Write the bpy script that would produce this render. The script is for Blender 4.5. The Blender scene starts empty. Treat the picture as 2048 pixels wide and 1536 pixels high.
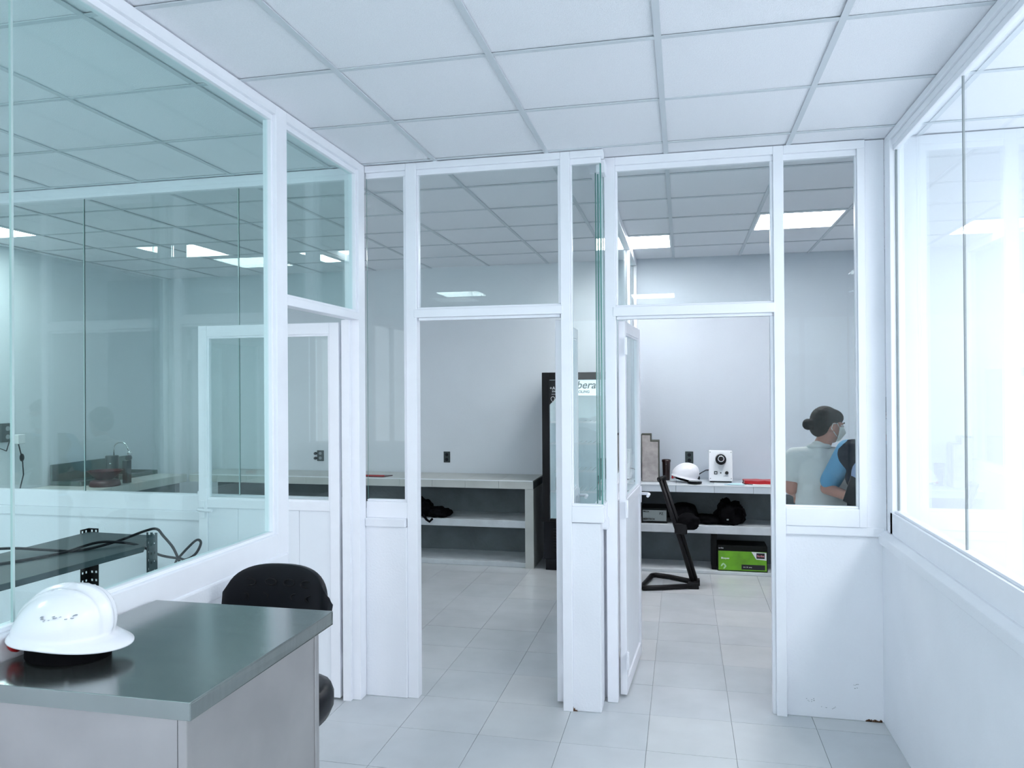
import bpy, bmesh, math, random
from mathutils import Vector, Matrix, Euler, noise
random.seed(7)
scene = bpy.context.scene
COL = scene.collection
PI = math.pi

# ------------------------------------------------------------------ camera, world, light, exposure
CAMZ = 1.684
cam_d = bpy.data.cameras.new('camera')
cam = bpy.data.objects.new('camera', cam_d)
COL.objects.link(cam)
Rv = Vector((0.9761254, 0.21711584, -0.00631773))
Uv = Vector((0.00695534, -0.00217265, 0.99997345))
Fv = Vector((-0.21709635, 0.97614343, 0.00363089))
m = Matrix((Rv, Uv, -Fv)).transposed().to_4x4()
m.translation = Vector((0, 0, CAMZ))
cam.matrix_world = m
cam_d.sensor_width = 36.0
cam_d.lens = 1534.04 / 2048 * 36.0
cam_d.clip_start = 0.02
scene.camera = cam

WORLD_STRENGTH = 3.4
PANEL = 34.0
scene.view_settings.view_transform = 'Standard'
scene.view_settings.look = 'None'
scene.view_settings.gamma = 1.0
scene.view_settings.use_curve_mapping = False
scene.view_settings.exposure = 0.0
w = bpy.data.worlds.new('overcast_sky')
scene.world = w
w.use_nodes = True
bg = w.node_tree.nodes['Background']
bg.inputs[0].default_value = (0.935, 0.95, 1.0, 1)
bg.inputs[1].default_value = WORLD_STRENGTH
scene.cycles.max_bounces = 14
scene.cycles.diffuse_bounces = 7
scene.cycles.glossy_bounces = 5
scene.cycles.transparent_max_bounces = 24
scene.cycles.sample_clamp_indirect = 6.0


def portal(name, loc, rot, sx, sy):
    d = bpy.data.lights.new(name, 'AREA')
    d.shape = 'RECTANGLE'
    d.size = sx
    d.size_y = sy
    d.cycles.is_portal = True
    o = bpy.data.objects.new(name, d)
    o.location = loc
    o.rotation_euler = rot
    COL.objects.link(o)


portal('sky_portal_rear', (-1.4, -3.25, 1.75), (PI / 2, 0, 0), 8.4, 1.8)
portal('sky_portal_right', (2.95, 0.4, 1.75), (PI / 2, 0, PI / 2), 7.0, 1.8)


# ------------------------------------------------------------------ materials
def mat(name, col, rough=0.5, metal=0.0, var=0.0, vscale=6.0, bump=0.0, bscale=60.0, spec=0.5, emit=None, es=0.0, stretch=None, coat=0.0):
    M = bpy.data.materials.new(name)
    M.use_nodes = True
    nt = M.node_tree
    b = nt.nodes['Principled BSDF']
    b.inputs['Base Color'].default_value = (*col, 1)
    b.inputs['Roughness'].default_value = rough
    b.inputs['Metallic'].default_value = metal
    b.inputs['Specular IOR Level'].default_value = spec
    if coat:
        b.inputs['Coat Weight'].default_value = coat
        b.inputs['Coat Roughness'].default_value = 0.08
    if emit:
        b.inputs['Emission Color'].default_value = (*emit, 1)
        b.inputs['Emission Strength'].default_value = es
    vec = None
    if var or bump:
        geo = nt.nodes.new('ShaderNodeNewGeometry')
        vec = geo.outputs['Position']
        if stretch:
            mp = nt.nodes.new('ShaderNodeMapping')
            mp.inputs['Scale'].default_value = stretch
            nt.links.new(vec, mp.inputs['Vector'])
            vec = mp.outputs['Vector']
    if var:
        n = nt.nodes.new('ShaderNodeTexNoise')
        n.inputs['Scale'].default_value = vscale
        n.inputs['Detail'].default_value = 5
        nt.links.new(vec, n.inputs['Vector'])
        r = nt.nodes.new('ShaderNodeValToRGB')
        r.color_ramp.elements[0].position = 0.3
        r.color_ramp.elements[1].position = 0.7
        r.color_ramp.elements[0].color = (*[c * (1 - var) for c in col], 1)
        r.color_ramp.elements[1].color = (*[min(1, c * (1 + var)) for c in col], 1)
        nt.links.new(n.outputs['Fac'], r.inputs['Fac'])
        nt.links.new(r.outputs['Color'], b.inputs['Base Color'])
        mr = nt.nodes.new('ShaderNodeMapRange')
        mr.inputs['To Min'].default_value = max(0.02, rough - var * 0.4)
        mr.inputs['To Max'].default_value = min(1, rough + var * 0.4)
        nt.links.new(n.outputs['Fac'], mr.inputs['Value'])
        nt.links.new(mr.outputs['Result'], b.inputs['Roughness'])
    if bump:
        n2 = nt.nodes.new('ShaderNodeTexNoise')
        n2.inputs['Scale'].default_value = bscale
        n2.inputs['Detail'].default_value = 4
        nt.links.new(vec, n2.inputs['Vector'])
        bp = nt.nodes.new('ShaderNodeBump')
        bp.inputs['Strength'].default_value = bump
        bp.inputs['Distance'].default_value = 0.01
        nt.links.new(n2.outputs['Fac'], bp.inputs['Height'])
        nt.links.new(bp.outputs['Normal'], b.inputs['Normal'])
    return M


def glass(name, tint, refl=1.0):
    """flat pane: each face lets tinted light through and mirrors by its angle (Schlick)"""
    M = bpy.data.materials.new(name)
    M.use_nodes = True
    nt = M.node_tree
    nt.nodes.clear()
    out = nt.nodes.new('ShaderNodeOutputMaterial')
    tr = nt.nodes.new('ShaderNodeBsdfTransparent')
    tr.inputs[0].default_value = (*tint, 1)
    gl = nt.nodes.new('ShaderNodeBsdfGlossy')
    gl.inputs['Roughness'].default_value = 0.0
    gl.inputs['Color'].default_value = (0.95, 1, 1, 1)
    geo = nt.nodes.new('ShaderNodeNewGeometry')
    dot = nt.nodes.new('ShaderNodeVectorMath')
    dot.operation = 'DOT_PRODUCT'
    nt.links.new(geo.outputs['Incoming'], dot.inputs[0])
    nt.links.new(geo.outputs['Normal'], dot.inputs[1])

    def mth(op, a, b=None):
        n = nt.nodes.new('ShaderNodeMath')
        n.operation = op
        for i, v in enumerate((a, b)):
            if v is None:
                continue
            if isinstance(v, (int, float)):
                n.inputs[i].default_value = v
            else:
                nt.links.new(v, n.inputs[i])
        return n.outputs[0]
    c = mth('ABSOLUTE', dot.outputs['Value'])
    p = mth('POWER', mth('SUBTRACT', 1.0, c), 5.0)
    R = mth('ADD', mth('MULTIPLY', p, 0.96), 0.042 * refl)
    mx = nt.nodes.new('ShaderNodeMixShader')
    nt.links.new(R, mx.inputs[0])
    nt.links.new(tr.outputs[0], mx.inputs[1])
    nt.links.new(gl.outputs[0], mx.inputs[2])
    nt.links.new(mx.outputs[0], out.inputs[0])
    return M


M = {}
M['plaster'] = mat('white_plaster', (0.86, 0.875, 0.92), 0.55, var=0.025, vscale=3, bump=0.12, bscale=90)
M['plaster_right_dimmed'] = mat('blue_grey_wall_dimmed', (0.51, 0.56, 0.615), 0.6, var=0.02, vscale=2, bump=0.08, bscale=80)  # same back wall, colour darkened in place of weaker light in this room
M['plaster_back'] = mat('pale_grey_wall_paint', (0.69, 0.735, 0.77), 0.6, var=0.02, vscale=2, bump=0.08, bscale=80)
M['alu'] = mat('white_powder_coated_aluminium', (0.90, 0.91, 0.955), 0.32, var=0.012, vscale=12)
M['alu_panel'] = mat('white_ribbed_door_panel', (0.86, 0.885, 0.93), 0.4, var=0.01)
M['tile_ceil'] = mat('mineral_ceiling_tile', (0.90, 0.905, 0.945), 0.9, var=0.03, vscale=220, bump=0.35, bscale=300)
M['tee'] = mat('ceiling_grid_metal', (0.64, 0.68, 0.72), 0.6)
M['void'] = mat('dark_plenum', (0.05, 0.06, 0.06), 0.9)
M['slab'] = mat('floor_grout', (0.45, 0.48, 0.49), 0.8)
FT = [mat('glazed_floor_tile_%s' % s, c, 0.2, var=0.05, vscale=4, bump=0.02, bscale=30, spec=0.55) for s, c in
      (('a', (0.56, 0.585, 0.60)), ('b', (0.585, 0.605, 0.61)), ('c', (0.545, 0.575, 0.59)))]
M['gl_left'] = glass('green_tinted_glass', (0.845, 0.94, 0.925))
M['gl_front'] = glass('clear_glass', (0.95, 0.975, 0.972), 0.4)
M['gl_side'] = glass('clear_side_glass', (0.955, 0.975, 0.98), 1.0)
M['gl_edge'] = mat('green_glass_edge', (0.12, 0.30, 0.27), 0.15)
M['silicone'] = mat('clear_silicone_joint', (0.45, 0.58, 0.57), 0.3)
M['steel'] = mat('brushed_stainless_steel', (0.30, 0.335, 0.33), 0.2, 0.92, var=0.06, vscale=5, bump=0.01, bscale=25, stretch=(1.2, 16, 1))
M['steel_side'] = mat('worn_stainless_sheet', (0.43, 0.42, 0.42), 0.4, 0.75, var=0.10, vscale=4)
M['steel_dark'] = mat('dull_sink_steel', (0.16, 0.21, 0.20), 0.35, 0.7, var=0.2, vscale=8)
M['black'] = mat('black_plastic', (0.006, 0.007, 0.010), 0.38, spec=0.2)
M['blackm'] = mat('matt_black_fabric', (0.004, 0.004, 0.005), 0.9, spec=0.05, var=0.3, vscale=20, bump=0.5, bscale=14)
M['blackp'] = mat('black_painted_metal', (0.008, 0.008, 0.009), 0.45, spec=0.2)
M['shelfm'] = mat('dark_blue_grey_steel_shelf', (0.035, 0.062, 0.07), 0.5, var=0.2, vscale=6)
M['concrete'] = mat('pale_tiled_counter', (0.52, 0.54, 0.51), 0.4, var=0.06, vscale=5)
M['counter2'] = mat('pale_grey_counter', (0.60, 0.66, 0.70), 0.3, var=0.05, vscale=5)
M['shelfw'] = mat('white_painted_slab', (0.56, 0.60, 0.62), 0.6, var=0.08, vscale=9, bump=0.2, bscale=30)
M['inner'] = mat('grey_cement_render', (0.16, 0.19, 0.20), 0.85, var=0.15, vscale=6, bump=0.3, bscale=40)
M['hat'] = mat('white_hard_hat_shell', (0.80, 0.81, 0.85), 0.25, coat=0.3)
M['red'] = mat('red_plastic', (0.42, 0.01, 0.015), 0.35)
M['maroon'] = mat('dark_red_plastic', (0.05, 0.002, 0.006), 0.45)
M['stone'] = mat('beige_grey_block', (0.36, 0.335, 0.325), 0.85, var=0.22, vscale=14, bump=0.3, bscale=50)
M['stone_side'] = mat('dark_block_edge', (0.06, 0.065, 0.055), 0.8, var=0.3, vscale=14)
M['white'] = mat('white_enamel', (0.82, 0.85, 0.87), 0.35)
M['grey'] = mat('grey_plastic', (0.25, 0.28, 0.29), 0.45)
M['darkgreen'] = mat('dark_outlet_plastic', (0.02, 0.035, 0.035), 0.35)
M['maskblue'] = mat('pale_blue_mask_cloth', (0.50, 0.74, 0.82), 0.9)
M['maskwhite'] = mat('pale_mask_cloth', (0.60, 0.68, 0.65), 0.9)
M['green'] = mat('lime_green_card', (0.13, 0.36, 0.012), 0.5, var=0.25, vscale=9)
M['blackcard'] = mat('black_card', (0.005, 0.006, 0.006), 0.5, spec=0.15)
M['ink'] = mat('black_ink', (0.01, 0.01, 0.012), 0.6)
M['inkgrey'] = mat('grey_ink', (0.35, 0.38, 0.42), 0.6)
M['inkwhite'] = mat('white_ink', (0.8, 0.82, 0.84), 0.6)
M['paper'] = mat('white_paper', (0.8, 0.82, 0.84), 0.8)
M['label'] = mat('grey_label_card', (0.24, 0.28, 0.28), 0.7)
M['cup'] = mat('dark_brown_plastic', (0.020, 0.006, 0.006), 0.25)
M['chrome'] = mat('chrome', (0.75, 0.78, 0.78), 0.12, 1.0)
M['coat'] = mat('white_coat_cloth', (0.62, 0.66, 0.65), 0.85, bump=0.6, bscale=9)
M['shirt'] = mat('blue_shirt_cloth', (0.10, 0.30, 0.48), 0.85, bump=0.6, bscale=16)
M['vest'] = mat('dark_navy_vest_cloth', (0.005, 0.007, 0.014), 0.9, spec=0.05, bump=0.5, bscale=12)
M['trouser'] = mat('dark_trouser_cloth', (0.012, 0.014, 0.02), 0.9)
M['skin'] = mat('skin', (0.40, 0.20, 0.15), 0.5, var=0.08, vscale=20)
M['hair'] = mat('black_hair', (0.004, 0.004, 0.005), 0.6, spec=0.12, bump=0.4, bscale=60, stretch=(1, 1, 6))
M['eyew'] = mat('eye_white', (0.7, 0.7, 0.68), 0.2)
M['rust'] = mat('rusty_brown_stain', (0.14, 0.07, 0.035), 0.9)
M['fridge_in'] = mat('white_fridge_liner', (0.75, 0.83, 0.86), 0.4)
M['lamp'] = mat('lit_diffuser', (0.9, 0.9, 0.9), 0.5, emit=(0.975, 0.97, 1.0), es=PANEL)
M['lamp_fridge'] = mat('lit_fridge_strip', (0.9, 0.9, 0.9), 0.5, emit=(0.85, 0.95, 1.0), es=30.0)
M['lit_sign'] = mat('backlit_white_sign', (0.8, 0.85, 0.88), 0.5, emit=(0.82, 0.93, 1.0), es=0.75)


# ------------------------------------------------------------------ builders
class B:
    """collects shapes, written in world coordinates unless the parent is rotated"""

    def __init__(s):
        s.bm = bmesh.new()

    def box(s, x0, x1, y0, y1, z0, z1, mi=0):
        vs = [s.bm.verts.new(p) for p in ((x0, y0, z0), (x1, y0, z0), (x1, y1, z0), (x0, y1, z0), (x0, y0, z1), (x1, y0, z1), (x1, y1, z1), (x0, y1, z1))]
        for f in ((0, 3, 2, 1), (4, 5, 6, 7), (0, 1, 5, 4), (1, 2, 6, 5), (2, 3, 7, 6), (3, 0, 4, 7)):
            fc = s.bm.faces.new([vs[i] for i in f])
            fc.material_index = mi
        return s

    def prism(s, pts, y0, y1, axis='y', mi=0):
        def P(a, b, t):
            return {'y': (a, t, b), 'x': (t, a, b), 'z': (a, b, t)}[axis]
        A = [s.bm.verts.new(P(a, b, y0)) for a, b in pts]
        C = [s.bm.verts.new(P(a, b, y1)) for a, b in pts]
        n = len(pts)
        fs = [s.bm.faces.new(A), s.bm.faces.new(C[::-1])]
        for i in range(n):
            fs.append(s.bm.faces.new((A[i], C[i], C[(i + 1) % n], A[(i + 1) % n])))
        for f in fs:
            f.material_index = mi
        bmesh.ops.recalc_face_normals(s.bm, faces=fs)
        return s

    def tube(s, pts, r, seg=8, closed=False, mi=0):
        pts = [Vector(p) for p in pts]
        n = len(pts)
        rings = []
        up = None
        for i, p in enumerate(pts):
            if closed:
                d = (pts[(i + 1) % n] - pts[i - 1])
            else:
                d = (pts[min(i + 1, n - 1)] - pts[max(i - 1, 0)])
            d.normalize()
            if up is None:
                up = Vector((0, 0, 1)) if abs(d.z) < 0.9 else Vector((1, 0, 0))
            a = d.cross(up)
            if a.length < 1e-4:
                a = d.cross(Vector((0.3, 1, 0.2)))
            a.normalize()
            b = a.cross(d)
            up = b
            rr = r[i] if isinstance(r, (list, tuple)) else r
            rings.append([s.bm.verts.new(p + (a * math.cos(2 * PI * k / seg) + b * math.sin(2 * PI * k / seg)) * rr) for k in range(seg)])
        m = n if closed else n - 1
        for i in range(m):
            A, C = rings[i], rings[(i + 1) % n]
            for k in range(seg):
                f = s.bm.faces.new((A[k], A[(k + 1) % seg], C[(k + 1) % seg], C[k]))
                f.smooth = True
                f.material_index = mi
        if not closed:
            s.bm.faces.new(rings[0][::-1]).material_index = mi
            s.bm.faces.new(rings[-1]).material_index = mi
        return s

    def lathe(s, prof, c=(0, 0, 0), seg=24, axis='z', mi=0, cap=True):
        c = Vector(c)
        rings = []
        for r, h in prof:
            ring = []
            for k in range(seg):
                a = 2 * PI * k / seg
                v = (r * math.cos(a), r * math.sin(a), h)
                if axis == 'y':
                    v = (v[0], h, v[1])
                elif axis == 'x':
                    v = (h, v[0], v[1])
                ring.append(s.bm.verts.new(c + Vector(v)))
            rings.append(ring)
        fs = []
        for A, C in zip(rings, rings[1:]):
            for k in range(seg):
                f = s.bm.faces.new((A[k], A[(k + 1) % seg], C[(k + 1) % seg], C[k]))
                f.smooth = True
                fs.append(f)
        if cap:
            fs += [s.bm.faces.new(rings[0][::-1]), s.bm.faces.new(rings[-1])]
        for f in fs:
            f.material_index = mi
        bmesh.ops.recalc_face_normals(s.bm, faces=fs)
        return s

    def ell(s, c, r, rot=None, u=16, v=10):
        m = Matrix.Translation(Vector(c))
        if rot:
            m = m @ Euler(rot).to_matrix().to_4x4()
        m = m @ Matrix.Diagonal((*r, 1))
        g = bmesh.ops.create_uvsphere(s.bm, u_segments=u, v_segments=v, radius=1, matrix=m)
        for vv in g['verts']:
            for f in vv.link_faces:
                f.smooth = True
        return s

    def cap(s, p, q, r1, r2):
        p, q = Vector(p), Vector(q)
        s.ell(p, (r1,) * 3, u=14, v=8)
        s.ell(q, (r2,) * 3, u=14, v=8)
        d = q - p
        if d.length > 1e-5:
            mt = Matrix.Translation((p + q) / 2) @ d.to_track_quat('Z', 'Y').to_matrix().to_4x4()
            bmesh.ops.create_cone(s.bm, cap_ends=True, segments=14, radius1=r1, radius2=r2, depth=d.length, matrix=mt)
        return s


def root_loc(o):
    v = Vector((0, 0, 0))
    while o is not None:
        v += o.location
        o = o.parent
    return v


def obj(name, b, ma, parent=None, bevel=0.0, seg=2, local=False, smooth=False, label=None):
    me = bpy.data.meshes.new(name)
    bm = b.bm
    if parent is not None and not local:
        bmesh.ops.translate(bm, vec=-root_loc(parent), verts=bm.verts)
    bm.to_mesh(me)
    bm.free()
    for x in (ma if isinstance(ma, (list, tuple)) else [ma]):
        me.materials.append(x)
    if smooth:
        me.polygons.foreach_set('use_smooth', [True] * len(me.polygons))
    o = bpy.data.objects.new(name, me)
    COL.objects.link(o)
    if parent is not None:
        o.parent = parent
    if bevel:
        md = o.modifiers.new('bevel', 'BEVEL')
        md.width = bevel
        md.segments = seg
        md.limit_method = 'ANGLE'
        md.angle_limit = math.radians(50)
    if label:
        o['label'] = label
    return o


def tag(o, label, cat, group=None, kind=None):
    o['label'] = label
    o['category'] = cat
    if group:
        o['group'] = group
    if kind:
        o['kind'] = kind
    return o


def thing(name, label, cat, loc, rz=0.0, group=None, rot=None):
    o = bpy.data.objects.new(name, None)
    o.empty_display_size = 0.1
    COL.objects.link(o)
    o.location = loc
    o.rotation_euler = rot if rot else (0, 0, rz)
    return tag(o, label, cat, group)


def struct(name, b, ma, parent=None, bevel=0.0, label=None, cat=None):
    o = obj(name, b, ma, parent, bevel)
    if parent is None:
        o['kind'] = 'structure'
        if cat is not None:
            o['category'] = cat
    if label:
        o['label'] = label
    return o


def sroot(name, label, loc, cat):
    o = bpy.data.objects.new(name, None)
    COL.objects.link(o)
    o.location = loc
    o['kind'] = 'structure'
    o['label'] = label
    o['category'] = cat
    return o


def text(name, s, size, ma, parent, loc, rot=(PI / 2, 0, 0), depth=0.0006, shear=0.0, align='LEFT', bold=0.0):
    cu = bpy.data.curves.new(name, 'FONT')
    cu.body = s
    cu.size = size
    cu.extrude = depth
    cu.shear = shear
    cu.align_x = align
    cu.offset = bold
    cu.resolution_u = 3
    t = bpy.data.objects.new(name, cu)
    COL.objects.link(t)
    bpy.context.view_layer.update()
    dg = bpy.context.evaluated_depsgraph_get()
    me = bpy.data.meshes.new_from_object(t.evaluated_get(dg))
    bpy.data.objects.remove(t)
    me.materials.clear()
    me.materials.append(ma)
    o = bpy.data.objects.new(name, me)
    COL.objects.link(o)
    o.parent = parent
    o.location = Vector(loc) - (root_loc(parent) if parent else Vector((0, 0, 0)))
    o.rotation_euler = rot
    return o


def remesh(o, voxel, smooth_iter=6):
    md = o.modifiers.new('remesh', 'REMESH')
    md.mode = 'VOXEL'
    md.voxel_size = voxel
    md.use_smooth_shade = True
    sm = o.modifiers.new('smooth', 'SMOOTH')
    sm.factor = 0.5
    sm.iterations = smooth_iter
    bpy.context.view_layer.update()
    dg = bpy.context.evaluated_depsgraph_get()
    me = bpy.data.meshes.new_from_object(o.evaluated_get(dg))
    o.modifiers.clear()
    o.data = me
    return o


def pane(axis, at, a0, a1, z0, z1, ma, parent, th=0.006, edge=None):
    """a sheet of glass; its narrow edges show green"""
    b = B()
    h = th / 2
    if axis == 'x':
        b.box(at - h, at + h, a0, a1, z0, z1)
    else:
        b.box(a0, a1, at - h, at + h, z0, z1)
    b.bm.normal_update()
    for f in b.bm.faces:
        n = f.normal
        f.material_index = 0 if (abs(n.x) > 0.5 if axis == 'x' else abs(n.y) > 0.5) else 1
    return obj('glass_pane', b, [ma, edge or M['gl_edge']], parent)


# ------------------------------------------------------------------ setting: floor, ceiling, outer walls
XL, XR, YB, YF, ZC = -5.65, 2.9, 7.5, -3.2, 2.904
floor = struct('floor', B().box(XL - 0.2, XR + 0.2, YF - 0.2, YB + 0.2, -0.15, -0.006), M['slab'], label='floor of pale grey glazed square tiles with thin joints', cat='floor')
TX, TY = 0.4018, 0.3955
tile_mesh = []
for i in range(3):
    b = B().box(-TX / 2 + 0.0013, TX / 2 - 0.0009, -TY / 2 + 0.0013, TY / 2 - 0.0009, -0.010, 0)
    me = bpy.data.meshes.new('floor_tile')
    b.bm.to_mesh(me)
    b.bm.free()
    me.materials.append(FT[i])
    tile_mesh.append(me)
rest = B()
cells = []
ix0 = math.floor((XL + 1.381) / TX)
ix1 = math.ceil((XR + 1.381) / TX)
iy0 = math.floor((YF - 3.595) / TY)
iy1 = math.ceil((YB - 3.595) / TY)
for i in range(ix0, ix1):
    for j in range(iy0, iy1):
        cx = -1.381 + (i + 0.5) * TX
        cy = 3.595 + (j + 0.5) * TY
        vis = (-1.9 < cx < 1.25 and 1.6 < cy < 7.3)
        if vis:
            o = bpy.data.objects.new('floor_tile', tile_mesh[random.choice((0, 0, 1, 2))])
            COL.objects.link(o)
            o.parent = floor
            o.location = (cx, cy, random.uniform(-0.0004, 0.0003))
        else:
            rest.box(cx - TX / 2 + 0.0013, cx + TX / 2 - 0.0009, cy - TY / 2 + 0.0013, cy + TY / 2 - 0.0009, -0.010, 0)
fr = obj('floor_tile_field', rest, FT[0], floor)
fr['kind'] = 'stuff'

ceiling = struct('ceiling', B().box(XL - 0.2, XR + 0.2, YF - 0.2, YB + 0.2, ZC + 0.06, ZC + 0.2), M['void'], label='suspended ceiling of white mineral tiles in a metal grid', cat='ceiling')
GX, GY, GX0, GY0 = 0.609, 0.5945, -0.077, 2.735
LIGHTS = {}
gx = list(range(math.floor((XL - GX0) / GX), math.ceil((XR - GX0) / GX)))
gy = list(range(math.floor((YF - GY0) / GY), math.ceil((YB - GY0) / GY)))


def cell(x, y):
    return (math.floor((x - GX0) / GX), math.floor((y - GY0) / GY))


light_spots = [
    (0.83, 6.0, 'lit square ceiling panel in the right back room, nearest the side pane'),
    (-0.38, 6.6, 'lit square ceiling panel above the drinks fridge'),
    (-0.38, -2.4, 'lit square ceiling panel behind the photographer'),
    (-5.2, 4.8, 'added unseen ceiling panel that brightens the sink room from the far left'),  # added out of view to brighten the back room on the left
    (1.9, 1.0, 'added unseen ceiling panel in the middle of the bright side room'),  # added to light the side room, out of view
    (-2.8, -1.8, 'lit square ceiling panel at the rear of the left room'),
    (-4.0, 1.0, 'lit square ceiling panel at the far side of the left room'),
    (1.9, 2.4, 'added unseen ceiling panel in the bright side room'),  # extra unseen panel, sends light in through the right glazing
    (1.9, -0.5, 'added unseen ceiling panel at the rear of the bright side room'),  # unseen panel added for more light from the right
]
lit_cells = {cell(x, y): lab for x, y, lab in light_spots}
ctile = []
for nm in range(2):
    b = B().box(-GX / 2 + 0.005, GX / 2 - 0.005, -GY / 2 + 0.005, GY / 2 - 0.005, 0, 0.014)
    me = bpy.data.meshes.new('ceiling_tile')
    b.bm.to_mesh(me)
    b.bm.free()
    me.materials.append(M['tile_ceil'])
    ctile.append(me)
for i in gx:
    for j in gy:
        if (i, j) in lit_cells:
            continue
        cx, cy = GX0 + (i + 0.5) * GX, GY0 + (j + 0.5) * GY
        if cx - GX / 2 < XL - 0.1 or cx > XR + 0.1:
            pass
        o = bpy.data.objects.new('ceiling_tile', ctile[0])
        COL.objects.link(o)
        o.parent = ceiling
        o.location = (cx + random.uniform(-.003, .003), cy + random.uniform(-.003, .003), ZC + 0.0045 + random.uniform(0, 0.002))
        o.rotation_euler = (random.uniform(-.003, .003), random.uniform(-.003, .003), 0)
for i in gx + [gx[-1] + 1]:
    x = GX0 + i * GX
    if XL < x < XR:
        struct('main_tee', B().box(x - 0.012, x + 0.012, YF, YB, ZC - 0.001, ZC + 0.002).box(x - 0.001, x + 0.001, YF, YB, ZC + 0.002, ZC + 0.03), M['tee'], ceiling)
for j in gy + [gy[-1] + 1]:
    y = GY0 + j * GY
    if YF < y < YB - 0.01:
        struct('cross_tee', B().box(XL, XR, y - 0.011, y + 0.011, ZC, ZC + 0.003).box(XL, XR, y - 0.001, y + 0.001, ZC + 0.003, ZC + 0.03), M['tee'], ceiling)
for (i, j), lab in lit_cells.items():
    cx, cy = GX0 + (i + 0.5) * GX, GY0 + (j + 0.5) * GY
    t = thing('ceiling_light', lab, 'ceiling light', (cx, cy, ZC - 0.002), group='square lit panels set in the ceiling grid')
    hx, hy = GX / 2 - 0.008, GY / 2 - 0.008
    f = B()
    z0, z1 = ZC - 0.004, ZC + 0.02
    f.box(cx - hx, cx + hx, cy - hy, cy - hy + 0.015, z0, z1).box(cx - hx, cx + hx, cy + hy - 0.015, cy + hy, z0, z1)
    f.box(cx - hx, cx - hx + 0.015, cy - hy + .015, cy + hy - .015, z0, z1).box(cx + hx - 0.015, cx + hx, cy - hy + .015, cy + hy - .015, z0, z1)
    obj('frame', f, M['alu'], t)
    obj('diffuser', B().box(cx - hx + 0.015, cx + hx - 0.015, cy - hy + 0.015, cy + hy - 0.015, ZC, ZC + 0.015), M['lamp'], t)

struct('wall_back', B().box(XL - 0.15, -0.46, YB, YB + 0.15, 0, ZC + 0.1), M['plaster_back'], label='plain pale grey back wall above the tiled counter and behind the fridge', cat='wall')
struct('wall_back_right', B().box(-0.46, XR + 0.15, YB, YB + 0.15, 0, ZC + 0.1), M['plaster_right_dimmed'], label='plain blue-grey back wall above the grey counter, dimmed in its colour instead of by light', cat='wall')
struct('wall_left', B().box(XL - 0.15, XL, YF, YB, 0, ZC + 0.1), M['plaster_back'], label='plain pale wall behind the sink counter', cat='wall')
# rear and right outer walls with window bands to the overcast sky
struct('wall_rear', B().box(XL, XR, YF - 0.15, YF, 0, 0.85).box(XL, XR, YF - 0.15, YF, 2.65, ZC + .1).box(-0.4, 1.1, YF - 0.15, YF, .85, 2.65), M['plaster'], label='rear wall under and over the window band', cat='wall')
struct('wall_right', B().box(XR, XR + 0.15, YF, YB, 0, 0.85).box(XR, XR + 0.15, YF, YB, 2.65, ZC + .1).box(XR, XR + .15, 4.0, YB, .85, 2.65), M['plaster'], label='outer wall of the bright side room', cat='wall')
wr = sroot('window_10', 'unseen rear window band with white mullions, added as a light source', (-1.4, YF - 0.07, 0.85), 'window')  # assumed windows behind the camera, added to let sky light in
for k in range(8):
    x = XL + 0.03 + k * (XR - XL - 0.06) / 7
    obj('mullion', B().box(x - 0.03, x + 0.03, YF - 0.1, YF - 0.04, 0.85, 2.65), M['alu'], wr)
    if k < 7:
        pane('y', YF - 0.07, x + .03, x + (XR - XL - 0.06) / 7 - .03, 0.85, 2.65, M['gl_side'], wr)
wr = sroot('window_11', 'outer window band of the bright side room', (XR + 0.07, 0.4, 0.85), 'window')
for k in range(7):
    y = YF + 0.03 + k * 7.14 / 6
    obj('mullion', B().box(XR + 0.04, XR + 0.1, y - 0.03, y + 0.03, 0.85, 2.65), M['alu'], wr)
    if k < 6:
        pane('x', XR + .07, y + .03, y + 7.14 / 6 - .03, 0.85, 2.65, M['gl_side'], wr)

dk = mat('added_dark_door', (0.03, 0.035, 0.04), 0.4)
d4 = sroot('door_4', 'unseen dark grey door added in the rear wall to darken reflections', (0.5, YF + .01, 0), 'door')  # unseen door added so the right pane mirrors something dark
obj('door_leaf', B().box(0.06, 0.93, YF + .001, YF + .035, 0.01, 2.12), dk, d4, .003)
obj('door_casing', B().box(0.0, 0.058, YF + .001, YF + .045, 0, 2.18).box(.932, .96, YF + .001, YF + .045, 0, 2.18).box(.058, .932, YF + .001, YF + .045, 2.123, 2.18), M['alu'], d4, .003)
obj('handle', B().tube([(.14, YF + .035, 1.0), (.14, YF + .08, 1.0), (.25, YF + .085, 1.0)], .01, 8), M['chrome'], d4)

# ------------------------------------------------------------------ partitions
ZG0, ZG1, ZH0, ZH1 = 1.070, 2.838, 2.050, 2.103
A = M['alu']
BV = 0.003


def win(n, label, loc):
    return sroot('window_%d' % n, label, loc, 'window')


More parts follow.
